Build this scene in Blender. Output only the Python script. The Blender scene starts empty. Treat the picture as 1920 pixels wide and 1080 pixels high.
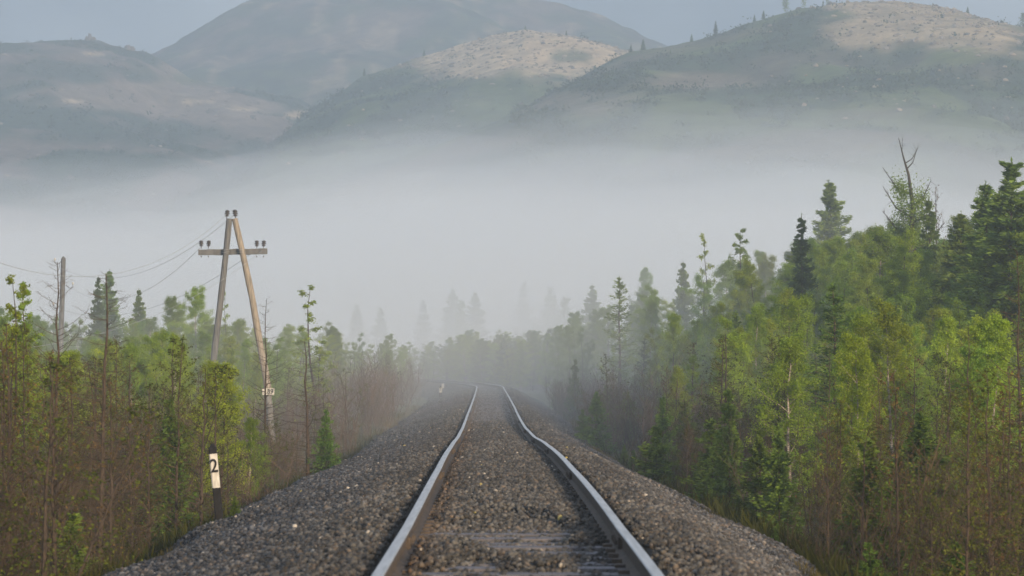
import bpy, math, random
import numpy as np
from mathutils import Vector, Matrix

random.seed(7)
RNG = np.random.default_rng(7)
SC = bpy.context.scene
COL = SC.collection

# ------------------------------------------------------------------ camera
F = 5333.0                       # focal length in pixels of the 1920 px frame (100 mm on 36 mm)
CAMZ = 3.0
PITCH = math.atan(120 / F)       # the true horizon lies 120 px under the middle of the picture
cam_data = bpy.data.cameras.new('camera')
cam_data.lens = 100
cam_data.sensor_width = 36
cam_data.clip_start = 0.5
cam_data.clip_end = 6000
cam_data.dof.use_dof = True
cam_data.dof.focus_distance = 92
cam_data.dof.aperture_fstop = 5.6
cam = bpy.data.objects.new('camera', cam_data)
COL.objects.link(cam)
cam.location = (0, 0, CAMZ)
cam.rotation_euler = (math.pi / 2 + PITCH, 0, 0)
SC.camera = cam

# ------------------------------------------------------------------ sky, sun, exposure
SUN_EL, SUN_AZ = math.radians(11.5), math.radians(150)      # azimuth clockwise from +Y: behind the camera, to the right
world = bpy.data.worlds.new('World')
SC.world = world
world.use_nodes = True
wn, wl = world.node_tree.nodes, world.node_tree.links
wn.clear()
w_out = wn.new('ShaderNodeOutputWorld')
w_bg = wn.new('ShaderNodeBackground')
w_bg.inputs['Strength'].default_value = 0.15
w_sky = wn.new('ShaderNodeTexSky')
w_sky.sky_type = 'NISHITA'
w_sky.sun_disc = False
w_sky.sun_elevation = SUN_EL
w_sky.sun_rotation = SUN_AZ
w_sky.dust_density = 2.0
w_tc = wn.new('ShaderNodeTexCoord')
w_map = wn.new('ShaderNodeMapping')
w_map.inputs['Scale'].default_value = (1.0, 1.0, 2.2)
w_noise = wn.new('ShaderNodeTexNoise')
w_noise.inputs['Scale'].default_value = 7.0
w_noise.inputs['Detail'].default_value = 5.0
w_ramp = wn.new('ShaderNodeValToRGB')
w_ramp.color_ramp.elements[0].position = 0.36
w_ramp.color_ramp.elements[0].color = (1.3, 1.8, 2.7, 1)
w_ramp.color_ramp.elements[1].position = 0.66
w_ramp.color_ramp.elements[1].color = (4.6, 5.1, 5.9, 1)
w_mix = wn.new('ShaderNodeMixRGB')
w_mix.inputs['Fac'].default_value = 0.8
wl.new(w_tc.outputs['Generated'], w_map.inputs['Vector'])
wl.new(w_map.outputs['Vector'], w_noise.inputs['Vector'])
wl.new(w_noise.outputs['Fac'], w_ramp.inputs['Fac'])
wl.new(w_sky.outputs['Color'], w_mix.inputs['Color1'])
wl.new(w_ramp.outputs['Color'], w_mix.inputs['Color2'])
wl.new(w_mix.outputs['Color'], w_bg.inputs['Color'])
wl.new(w_bg.outputs['Background'], w_out.inputs['Surface'])

sun_data = bpy.data.lights.new('sun', 'SUN')
sun_data.energy = 4.5
sun_data.angle = math.radians(5)
sun_data.color = (1.0, 0.75, 0.47)
sun = bpy.data.objects.new('sun', sun_data)
COL.objects.link(sun)
_sd = Vector((math.sin(SUN_AZ) * math.cos(SUN_EL), math.cos(SUN_AZ) * math.cos(SUN_EL), math.sin(SUN_EL)))
sun.rotation_euler = _sd.to_track_quat('Z', 'Y').to_euler()
sun.location = _sd * 150

SC.view_settings.view_transform = 'Standard'
SC.view_settings.look = 'None'
SC.view_settings.exposure = 0.97
SC.view_settings.gamma = 1.0
SC.view_settings.use_curve_mapping = False
SC.render.engine = 'CYCLES'
SC.cycles.use_denoising = True
SC.cycles.max_bounces = 8
SC.cycles.diffuse_bounces = 3
SC.cycles.glossy_bounces = 2
SC.cycles.transmission_bounces = 3
SC.cycles.volume_bounces = 4
SC.cycles.transparent_max_bounces = 24
SC.cycles.caustics_reflective = False
SC.cycles.caustics_refractive = False

# haze and fog amounts (per metre)
HAZE_D = 0.00135

# ------------------------------------------------------------------ helpers
def P(px, py, d):
    """the point d metres ahead that the pixel (px, py) of the 1920x1080 photograph shows"""
    u, v = (px - 960) / F, (540 - py) / F
    y = math.cos(PITCH) - v * math.sin(PITCH)
    z = math.sin(PITCH) + v * math.cos(PITCH)
    return Vector((u * d / y, d, CAMZ + z * d / y))

def px_of(x, y):
    return 960 + x / y * F

def link(o, parent=None):
    COL.objects.link(o)
    if parent is not None:
        o.parent = parent
    return o

def tag(o, label=None, cat=None, group=None, kind=None):
    if label: o['label'] = label
    if cat: o['category'] = cat
    if group: o['group'] = group
    if kind: o['kind'] = kind
    return o

def empty(name, loc=(0, 0, 0), rz=0):
    o = bpy.data.objects.new(name, None)
    o.empty_display_size = 0.3
    o.location = loc
    o.rotation_euler = (0, 0, rz)
    return link(o)

class MB:
    """collects vertices and faces of ONE mesh"""
    def __init__(s):
        s.v, s.f, s.m, s.t, s.n = [], [], [], [], 0
    def add(s, v, f, mi=0, tint=0.5):
        v = np.asarray(v, dtype=np.float32).reshape(-1, 3)
        s.v.append(v)
        s.f += [tuple(int(i) + s.n for i in q) for q in f]
        s.m += [mi] * len(f)
        s.t.append(np.broadcast_to(np.asarray(tint, dtype=np.float32), (len(v),)))
        s.n += len(v)
    def quads(s, v, tint, mi=0):
        """v: (n, 4, 3)"""
        n = len(v)
        idx = np.arange(n * 4).reshape(n, 4) + s.n
        s.v.append(np.asarray(v, dtype=np.float32).reshape(-1, 3))
        s.f += [tuple(r) for r in idx.tolist()]
        s.m += [mi] * n
        s.t.append(np.repeat(np.asarray(tint, dtype=np.float32), 4))
        s.n += n * 4
    def tube(s, pts, rad, sides=5, mi=0, tint=0.5, cap=True):
        pts = np.asarray(pts, dtype=np.float64)
        n = len(pts)
        rad = np.broadcast_to(np.asarray(rad, dtype=np.float64), (n,))
        d = np.gradient(pts, axis=0)
        d /= np.linalg.norm(d, axis=1)[:, None] + 1e-9
        ref = np.where(np.abs(d[:, 2:3]) > 0.9, np.array([[1.0, 0, 0]]), np.array([[0, 0, 1.0]]))
        if np.abs(d[:, 2]).max() > 0.9 and np.abs(d[:, 2]).min() < 0.9:
            ref = np.broadcast_to(np.array([[0.31, 0.95, 0.05]]), (n, 3))
        a = np.cross(d, ref); a /= np.linalg.norm(a, axis=1)[:, None] + 1e-9
        b = np.cross(d, a)
        ang = np.arange(sides) * 2 * math.pi / sides
        ring = pts[:, None, :] + rad[:, None, None] * (np.cos(ang)[None, :, None] * a[:, None, :] + np.sin(ang)[None, :, None] * b[:, None, :])
        f = []
        for i in range(n - 1):
            for k in range(sides):
                k2 = (k + 1) % sides
                f.append((i * sides + k, i * sides + k2, (i + 1) * sides + k2, (i + 1) * sides + k))
        if cap:
            f.append(tuple(range(sides))[::-1])
            f.append(tuple((n - 1) * sides + k for k in range(sides)))
        s.add(ring.reshape(-1, 3), f, mi, tint)
    def box(s, c, size, mi=0, rot=None, tint=0.5):
        x, y, z = [q / 2 for q in size]
        v = np.array([(-x, -y, -z), (x, -y, -z), (x, y, -z), (-x, y, -z), (-x, -y, z), (x, -y, z), (x, y, z), (-x, y, z)])
        if rot is not None: v = v @ np.array(rot).T
        s.add(v + np.array(c), [(3, 2, 1, 0), (4, 5, 6, 7), (0, 1, 5, 4), (1, 2, 6, 5), (2, 3, 7, 6), (3, 0, 4, 7)], mi, tint)
    def mesh(s, name, mats, smooth=False):
        me = bpy.data.meshes.new(name)
        v = np.concatenate(s.v) if s.v else np.zeros((0, 3), np.float32)
        me.from_pydata(v.tolist(), [], s.f)
        if s.m and max(s.m) > 0:
            me.polygons.foreach_set('material_index', s.m)
        at = me.attributes.new('tint', 'FLOAT', 'POINT')
        at.data.foreach_set('value', np.concatenate(s.t).astype(np.float32))
        for m in (mats if isinstance(mats, (list, tuple)) else [mats]):
            me.materials.append(m)
        if smooth:
            me.polygons.foreach_set('use_smooth', [True] * len(me.polygons))
        me.update()
        return me
    def build(s, name, mats, parent=None, smooth=False, loc=None):
        o = bpy.data.objects.new(name, s.mesh(name, mats, smooth))
        if loc is not None: o.location = loc
        return link(o, parent)

def grid_mesh(name, X, Y, Z, mat, cols=None, smooth=True):
    """a sheet from 2-D arrays; cols: (r, c, 3) base colours of the material itself"""
    r, c = X.shape
    v = np.stack([X, Y, Z], -1).reshape(-1, 3).astype(np.float32)
    i = np.arange(r * c).reshape(r, c)
    q = np.stack([i[:-1, :-1], i[:-1, 1:], i[1:, 1:], i[1:, :-1]], -1).reshape(-1, 4)
    me = bpy.data.meshes.new(name)
    me.vertices.add(len(v)); me.vertices.foreach_set('co', v.ravel())
    me.loops.add(q.size); me.loops.foreach_set('vertex_index', q.ravel().astype(np.int32))
    me.polygons.add(len(q)); me.polygons.foreach_set('loop_start', (np.arange(len(q)) * 4).astype(np.int32))
    me.polygons.foreach_set('use_smooth', np.full(len(q), smooth))
    me.update(calc_edges=True)
    if cols is not None:
        at = me.attributes.new('ground_colour', 'FLOAT_COLOR', 'POINT')
        at.data.foreach_set('color', np.concatenate([cols.reshape(-1, 3), np.ones((r * c, 1))], 1).astype(np.float32).ravel())
    me.materials.append(mat)
    me.validate()
    return link(bpy.data.objects.new(name, me))

# value noise
def _hash(ix, iy, seed):
    h = (ix.astype(np.int64) * 374761393 + iy.astype(np.int64) * 668265263 + seed * 974711) & 0x7fffffff
    h = ((h ^ (h >> 13)) * 1274126177) & 0x7fffffff
    return ((h ^ (h >> 16)) & 0xffff) / 65535.0
def vnoise(x, y, seed=0):
    x, y = np.asarray(x, dtype=np.float64), np.asarray(y, dtype=np.float64)
    ix, iy = np.floor(x), np.floor(y)
    fx, fy = x - ix, y - iy
    fx, fy = fx * fx * (3 - 2 * fx), fy * fy * (3 - 2 * fy)
    a, b = _hash(ix, iy, seed), _hash(ix + 1, iy, seed)
    c, d = _hash(ix, iy + 1, seed), _hash(ix + 1, iy + 1, seed)
    return (a * (1 - fx) + b * fx) * (1 - fy) + (c * (1 - fx) + d * fx) * fy
def fbm(x, y, seed=0, octs=5, gain=0.5):
    s, a, t = 0, 1.0, 0
    for o in range(octs):
        s = s + a * vnoise(np.asarray(x) * 2 ** o, np.asarray(y) * 2 ** o, seed + o * 17)
        t += a; a *= gain
    return s / t
def sstep(a, b, x):
    t = np.clip((np.asarray(x, dtype=np.float64) - a) / (b - a), 0, 1)
    return t * t * (3 - 2 * t)

# ------------------------------------------------------------------ materials
def new_mat(name):
    m = bpy.data.materials.new(name)
    m.use_nodes = True
    n = m.node_tree.nodes
    n.clear()
    out = n.new('ShaderNodeOutputMaterial')
    return m, n, m.node_tree.links, out

def mat_noise(name, c1, c2, scale=8.0, rough=0.85, stretch=(1, 1, 1), bump=0.3, detail=6, metallic=0.0, spec=0.3, c3=None, use_tint=False):
    """two or three colours mottled by noise, with bump"""
    m, n, l, out = new_mat(name)
    b = n.new('ShaderNodeBsdfPrincipled')
    tc = n.new('ShaderNodeTexCoord'); mp = n.new('ShaderNodeMapping'); mp.inputs['Scale'].default_value = stretch
    nz = n.new('ShaderNodeTexNoise'); nz.inputs['Scale'].default_value = scale; nz.inputs['Detail'].default_value = detail
    rp = n.new('ShaderNodeValToRGB')
    rp.color_ramp.elements[0].position = 0.3; rp.color_ramp.elements[0].color = (*c1, 1)
    rp.color_ramp.elements[1].position = 0.7; rp.color_ramp.elements[1].color = (*c2, 1)
    if c3:
        e = rp.color_ramp.elements.new(0.52); e.color = (*c3, 1)
    l.new(tc.outputs['Object'], mp.inputs['Vector']); l.new(mp.outputs['Vector'], nz.inputs['Vector'])
    l.new(nz.outputs['Fac'], rp.inputs['Fac'])
    col = rp.outputs['Color']
    if use_tint:
        at = n.new('ShaderNodeAttribute'); at.attribute_name = 'tint'
        mr = n.new('ShaderNodeMapRange'); mr.inputs['To Min'].default_value = 0.55; mr.inputs['To Max'].default_value = 1.5
        l.new(at.outputs['Fac'], mr.inputs['Value'])
        mx = n.new('ShaderNodeMixRGB'); mx.blend_type = 'MULTIPLY'; mx.inputs['Fac'].default_value = 1
        l.new(col, mx.inputs['Color1']); l.new(mr.outputs['Result'], mx.inputs['Color2'])
        col = mx.outputs['Color']
    l.new(col, b.inputs['Base Color'])
    b.inputs['Roughness'].default_value = rough; b.inputs['Metallic'].default_value = metallic
    b.inputs['Specular IOR Level'].default_value = spec
    if bump:
        bp = n.new('ShaderNodeBump'); bp.inputs['Strength'].default_value = bump; bp.inputs['Distance'].default_value = 0.02
        l.new(nz.outputs['Fac'], bp.inputs['Height']); l.new(bp.outputs['Normal'], b.inputs['Normal'])
    l.new(b.outputs['BSDF'], out.inputs['Surface'])
    return m

def mat_leaf(name, dark, light, trans=0.35, var=0.25):
    """leaves: colour runs from dark to light by each leaf's own tint; each plant differs a little"""
    m, n, l, out = new_mat(name)
    at = n.new('ShaderNodeAttribute'); at.attribute_name = 'tint'
    oi = n.new('ShaderNodeObjectInfo')
    mx = n.new('ShaderNodeMixRGB'); mx.inputs['Color1'].default_value = (*dark, 1); mx.inputs['Color2'].default_value = (*light, 1)
    l.new(at.outputs['Fac'], mx.inputs['Fac'])
    hs = n.new('ShaderNodeHueSaturation')
    mr = n.new('ShaderNodeMapRange'); mr.inputs['To Min'].default_value = 1 - var; mr.inputs['To Max'].default_value = 1 + var
    l.new(oi.outputs['Random'], mr.inputs['Value']); l.new(mr.outputs['Result'], hs.inputs['Value'])
    mh = n.new('ShaderNodeMath'); mh.operation = 'MULTIPLY_ADD'; mh.inputs[1].default_value = 7.31; mh.inputs[2].default_value = 0.0
    fr = n.new('ShaderNodeMath'); fr.operation = 'FRACT'
    mr2 = n.new('ShaderNodeMapRange'); mr2.inputs['To Min'].default_value = 0.482; mr2.inputs['To Max'].default_value = 0.512
    l.new(oi.outputs['Random'], mh.inputs[0]); l.new(mh.outputs[0], fr.inputs[0]); l.new(fr.outputs[0], mr2.inputs['Value'])
    l.new(mr2.outputs['Result'], hs.inputs['Hue'])
    l.new(mx.outputs['Color'], hs.inputs['Color'])
    d = n.new('ShaderNodeBsdfDiffuse'); t = n.new('ShaderNodeBsdfTranslucent')
    l.new(hs.outputs['Color'], d.inputs['Color']); l.new(hs.outputs['Color'], t.inputs['Color'])
    ms = n.new('ShaderNodeMixShader'); ms.inputs['Fac'].default_value = trans
    l.new(d.outputs['BSDF'], ms.inputs[1]); l.new(t.outputs['BSDF'], ms.inputs[2])
    l.new(ms.outputs['Shader'], out.inputs['Surface'])
    return m

def mat_attr(name, noise_scale, amount=0.5, rough=0.95, bump=0.6, dist=0.05):
    """the mesh's own ground colour, broken up by noise"""
    m, n, l, out = new_mat(name)
    b = n.new('ShaderNodeBsdfPrincipled')
    at = n.new('ShaderNodeAttribute'); at.attribute_name = 'ground_colour'
    tc = n.new('ShaderNodeTexCoord')
    nz = n.new('ShaderNodeTexNoise'); nz.inputs['Scale'].default_value = noise_scale; nz.inputs['Detail'].default_value = 8; nz.inputs['Roughness'].default_value = 0.7
    l.new(tc.outputs['Object'], nz.inputs['Vector'])
    mr = n.new('ShaderNodeMapRange'); mr.inputs['From Min'].default_value = 0.3; mr.inputs['From Max'].default_value = 0.7
    mr.inputs['To Min'].default_value = 1 - amount; mr.inputs['To Max'].default_value = 1 + amount
    l.new(nz.outputs['Fac'], mr.inputs['Value'])
    mx = n.new('ShaderNodeMixRGB'); mx.blend_type = 'MULTIPLY'; mx.inputs['Fac'].default_value = 1
    l.new(at.outputs['Color'], mx.inputs['Color1']); l.new(mr.outputs['Result'], mx.inputs['Color2'])
    l.new(mx.outputs['Color'], b.inputs['Base Color'])
    b.inputs['Roughness'].default_value = rough; b.inputs['Specular IOR Level'].default_value = 0.15
    bp = n.new('ShaderNodeBump'); bp.inputs['Strength'].default_value = bump; bp.inputs['Distance'].default_value = dist
    l.new(nz.outputs['Fac'], bp.inputs['Height']); l.new(bp.outputs['Normal'], b.inputs['Normal'])
    l.new(b.outputs['BSDF'], out.inputs['Surface'])
    return m

def mat_volume(name, density, colour, aniso=0.2):
    m, n, l, out = new_mat(name)
    v = n.new('ShaderNodeVolumePrincipled')
    v.inputs['Color'].default_value = (*colour, 1)
    v.inputs['Density'].default_value = density
    v.inputs['Anisotropy'].default_value = aniso
    l.new(v.outputs['Volume'], out.inputs['Volume'])
    return m

M = {}
M['steel'] = mat_noise('worn_steel', (0.27, 0.275, 0.28), (0.42, 0.425, 0.43), 30, 0.44, (1, 0.05, 1), 0.05, metallic=0.75, spec=0.5)
M['rust'] = mat_noise('rusty_steel', (0.028, 0.023, 0.020), (0.068, 0.050, 0.037), 22, 0.8, (1, 0.3, 1), 0.3)
M['sleeper'] = mat_noise('weathered_sleeper', (0.040, 0.037, 0.042), (0.120, 0.115, 0.130), 14, 0.75, (0.25, 2, 1), 0.4)
M['ballast'] = mat_attr('ballast_bed', 16.0, 0.75, 0.95, 1.0, 0.05)
M['stone'] = None
M['ground'] = mat_attr('ground_soil', 3.0, 0.5, 0.95, 0.6, 0.05)
M['hill'] = mat_attr('hillside', 0.16, 0.45, 0.95, 1.0, 1.2)
M['far_hill'] = mat_attr('far_hillside', 0.09, 0.75, 0.95, 1.0, 3.0)
M['black_paint'] = mat_noise('black_paint', (0.006, 0.006, 0.007), (0.016, 0.016, 0.017), 20, 0.8, bump=0.1, spec=0.08)
M['white_paint'] = mat_noise('white_paint', (0.22, 0.215, 0.20), (0.43, 0.425, 0.40), 26, 0.7, (1, 1, 0.35), 0.15)
M['grey_wood'] = mat_noise('weathered_grey_wood', (0.050, 0.054, 0.060), (0.115, 0.119, 0.124), 9, 0.85, (3, 3, 0.25), 0.5)
M['pale_wood'] = mat_noise('bare_tan_wood', (0.105, 0.096, 0.085), (0.235, 0.212, 0.182), 7, 0.8, (3, 3, 0.3), 0.5, c3=(0.185, 0.164, 0.138))
M['concrete'] = mat_noise('grey_concrete', (0.08, 0.08, 0.082), (0.15, 0.15, 0.15), 10, 0.9)
M['iron'] = mat_noise('dark_iron', (0.03, 0.028, 0.027), (0.06, 0.05, 0.045), 20, 0.6)
M['porcelain'] = mat_noise('dark_glazed_porcelain', (0.018, 0.016, 0.016), (0.035, 0.03, 0.03), 10, 0.3, spec=0.5, bump=0)
M['white_porcelain'] = mat_noise('white_porcelain', (0.30, 0.31, 0.32), (0.42, 0.43, 0.44), 10, 0.3, spec=0.5, bump=0)
M['wire'] = mat_noise('zinc_wire', (0.26, 0.27, 0.27), (0.36, 0.37, 0.37), 10, 0.5, metallic=0.3, bump=0)
M['rock'] = mat_noise('hill_rock', (0.17, 0.14, 0.11), (0.33, 0.275, 0.21), 0.5, 0.95, bump=0.6, use_tint=True)
# barks and leaves
M['birch_bark'] = mat_noise('birch_bark', (0.075, 0.065, 0.055), (0.32, 0.30, 0.275), 5, 0.9, (2, 2, 6), 0.2, c3=(0.19, 0.17, 0.15))
M['brown_bark'] = mat_noise('brown_bark', (0.018, 0.014, 0.011), (0.058, 0.043, 0.032), 12, 0.95, (3, 3, 1), 0.4)
M['twig_brown'] = mat_noise('dead_twigs', (0.020, 0.014, 0.009), (0.052, 0.036, 0.020), 2, 0.95, bump=0, use_tint=True)
M['twig_red'] = mat_noise('reddish_twigs', (0.036, 0.026, 0.020), (0.088, 0.060, 0.045), 2, 0.95, bump=0, use_tint=True)
M['grey_bark'] = mat_noise('grey_dead_bark', (0.022, 0.021, 0.020), (0.058, 0.054, 0.05), 8, 0.95, (3, 3, 1), 0.4)
M['birch_leaf'] = mat_leaf('birch_leaf', (0.100, 0.156, 0.014), (0.245, 0.335, 0.030), 0.42)
M['birch_leaf_deep'] = mat_leaf('deep_birch_leaf', (0.078, 0.138, 0.018), (0.180, 0.268, 0.034), 0.4)
M['olive_leaf'] = mat_leaf('olive_leaf', (0.034, 0.047, 0.010), (0.088, 0.102, 0.018), 0.3)
M['spruce_needle'] = mat_leaf('spruce_needle', (0.034, 0.064, 0.018), (0.088, 0.138, 0.034), 0.25)
M['young_needle'] = mat_leaf('young_spruce_needle', (0.035, 0.070, 0.014), (0.105, 0.170, 0.030), 0.2)
M['larch_needle'] = mat_leaf('larch_needle', (0.058, 0.105, 0.022), (0.155, 0.228, 0.042), 0.25)
M['dull_needle'] = mat_leaf('dull_brown_needle', (0.045, 0.032, 0.014), (0.105, 0.070, 0.028), 0.2)
M['grass'] = mat_leaf('dry_grass', (0.046, 0.040, 0.014), (0.12, 0.095, 0.034), 0.25)
M['undergrowth'] = mat_leaf('undergrowth_leaf', (0.020, 0.024, 0.006), (0.052, 0.052, 0.012), 0.25)
M['hill_shrub'] = mat_leaf('hill_shrub', (0.018, 0.032, 0.014), (0.055, 0.080, 0.026), 0.15)

def mat_stone():
    m, n, l, out = new_mat('crushed_stone')
    b = n.new('ShaderNodeBsdfPrincipled')
    at = n.new('ShaderNodeAttribute'); at.attribute_name = 'ground_colour'
    l.new(at.outputs['Color'], b.inputs['Base Color'])
    b.inputs['Roughness'].default_value = 0.85; b.inputs['Specular IOR Level'].default_value = 0.3
    l.new(b.outputs['BSDF'], out.inputs['Surface'])
    return m
M['stone'] = mat_stone()

# ------------------------------------------------------------------ track line: the height of the rail head and the sideways drift along the way
_td = np.array([0, 5, 16.3, 22, 30.2, 38, 47.8, 60, 75, 90, 105, 130, 157, 180, 215, 260, 400])
_tx = np.array([.075, .06, .034, .012, -.045, -.115, -.206, -.335, -.478, -.61, -.72, -.93, -1.18, -1.40, -1.70, -2.10, -3.3])
_th = np.array([1.24, 1.24, 1.266, 1.306, 1.346, 1.41, 1.541, 1.78, 1.948, 1.985, 2.00, 2.06, 2.12, 2.12, 2.02, 2.05, 2.13])
BEND, BEND_R = 172.0, 150.0
def _sm(x, xs, ys, w):
    x = np.asarray(x, dtype=np.float64)
    return sum(np.interp(x + o * w, xs, ys) for o in (-1, -.6, -.2, .2, .6, 1)) / 6
def track_x(y):
    y = np.asarray(y, dtype=np.float64)
    s = np.clip(y - BEND, 0, 140)
    return _sm(y, _td, _tx, 4) - s ** 2 / (2 * BEND_R)
def track_z(y):
    return CAMZ - _sm(y, _td, _th, 4)

def burial(o, y):
    """how deep the gravel lies over the sleepers: patchy, deepest between 25 and 60 m"""
    p = sstep(.44, .60, fbm(np.asarray(o) * .9, np.asarray(y) * .30, 77, 3)) * (1 - sstep(21, 30, y))
    return (1 - .85 * p) * (1 - .85 * sstep(58, 96, y))

def cross_section(o, y):
    """height of the ballast below the rail head at the sideways offset o"""
    o = np.asarray(o, dtype=np.float64)
    bury = burial(o, y)                                          # deep gravel between the rails in places
    xs = [-9.0, -5.0, -3.30, -2.15, -1.42, -.93, -.80, -.70, -.3, .3, .70, .79, .93, 1.42, 2.0, 2.72, 4.6, 9.0]
    zs = [-2.4, -1.75, -.66, -.32, -.13, -.075, -.165, -.140, -.150, -.150, -.142, -.175, -.075, -.13, -.42, -.78, -1.75, -2.4]
    far = 0.075 * sstep(135, 160, y) * np.exp(-((np.abs(o) - 1.05) / .38) ** 2)
    return np.interp(o, xs, zs) - far + bury * 0.055 * np.exp(-(o / 0.55) ** 4) - (1 - bury) * 0.050 * np.exp(-(o / 0.9) ** 4)

def ground_z(x, y):
    x, y = np.asarray(x, dtype=np.float64), np.asarray(y, dtype=np.float64)
    o = x - track_x(y)
    base = track_z(y) - 1.62 + 0.78 * sstep(55, 125, y) + 0.5 * (fbm(x * 0.09, y * 0.06, 3, 3) - 0.5)
    base = base + 0.9 * sstep(10, 34, o) - 0.25 * sstep(5, 20, -o)
    return base - 0.9 * np.exp(-(o / 3.0) ** 4)

def surf_z(x, y):
    """ground or ballast, whichever is on top"""
    o = np.asarray(x) - track_x(y)
    return np.maximum(ground_z(x, y), track_z(y) + cross_section(o, y))

# ------------------------------------------------------------------ ground sheet
gx = np.unique(np.concatenate([np.linspace(-40, 40, 161), np.linspace(-900, -40, 40), np.linspace(40, 900, 40)]))
gy = np.unique(np.concatenate([np.linspace(-30, 260, 291), np.linspace(260, 2600, 70)]))
GX, GY = np.meshgrid(gx, gy)
GZ = ground_z(GX, np.clip(GY, -30, 400))
fade = sstep(300, 420, GY)
GZ = GZ * (1 - fade) + (-1.2) * fade
nz1 = fbm(GX * 0.5, GY * 0.5, 11, 4)[..., None]
nz2 = fbm(GX * 0.15, GY * 0.15, 12, 3)[..., None]
gcol = np.array([0.045, 0.036, 0.022]) * (1 - nz1) + np.array([0.085, 0.080, 0.030]) * nz1
gcol = gcol * (1 - nz2 * .5) + np.array([0.05, 0.062, 0.02]) * nz2 * .5
g = grid_mesh('ground', GX, GY, GZ, M['ground'], gcol)
tag(g, 'brown mossy ground under the thickets beside the embankment', 'ground', kind='structure')

# ------------------------------------------------------------------ ballast bed
bo = np.concatenate([np.linspace(-5.6, -3.6, 12), np.linspace(-3.5, 3.5, 121), np.linspace(3.6, 5.0, 10)])
by = np.concatenate([np.arange(6, 60, 0.10), np.arange(60, 130, 0.3), np.arange(130, 300, 0.7)])
BO, BY = np.meshgrid(bo, by)
def edge_shift(o, y):
    """the shoulder runs in and out a little along the way"""
    return 0.75 * (fbm(y * 0.28, np.sign(o) + o * .15, 21, 4) - 0.5) * sstep(1.5, 2.9, np.abs(o))
BX = track_x(BY) + BO
BZ = track_z(BY) + cross_section(BO + edge_shift(BO, BY), BY)
BZ = BZ + (fbm(BX * 9, BY * 9, 5, 3) - 0.5) * 0.055 + (fbm(BX * 1.1, BY * 0.7, 6, 3) - 0.5) * 0.09 * sstep(1.0, 2.0, np.abs(BO))
def ballast_colour(o, y):
    o, y = np.asarray(o, dtype=np.float64), np.asarray(y, dtype=np.float64)
    brown = np.array([0.049, 0.047, 0.044]); grey = np.array([0.062, 0.061, 0.061]); slate = np.array([0.050, 0.051, 0.054])
    pr = np.array([0.062, 0.044, 0.030])
    k = sstep(1.0, 2.4, np.abs(o) + 0.5 * (fbm(o * 1.3, y * 0.4, 31, 3) - 0.5))[..., None]
    c = brown * (1 - k) + np.where((o < 0)[..., None], slate, grey) * k
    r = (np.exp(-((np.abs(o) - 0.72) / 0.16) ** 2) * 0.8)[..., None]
    pr = np.where((o > 0)[..., None], np.array([0.022, 0.020, 0.018]), pr)  # right rail's damp, shadowed groove: its shade is painted into the colour
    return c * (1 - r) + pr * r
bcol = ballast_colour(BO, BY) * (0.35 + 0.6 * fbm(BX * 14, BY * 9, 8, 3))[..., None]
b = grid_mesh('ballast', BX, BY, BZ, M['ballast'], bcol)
tag(b, 'long bank of grey brown crushed stone under the track', 'ballast', kind='structure')

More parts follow.
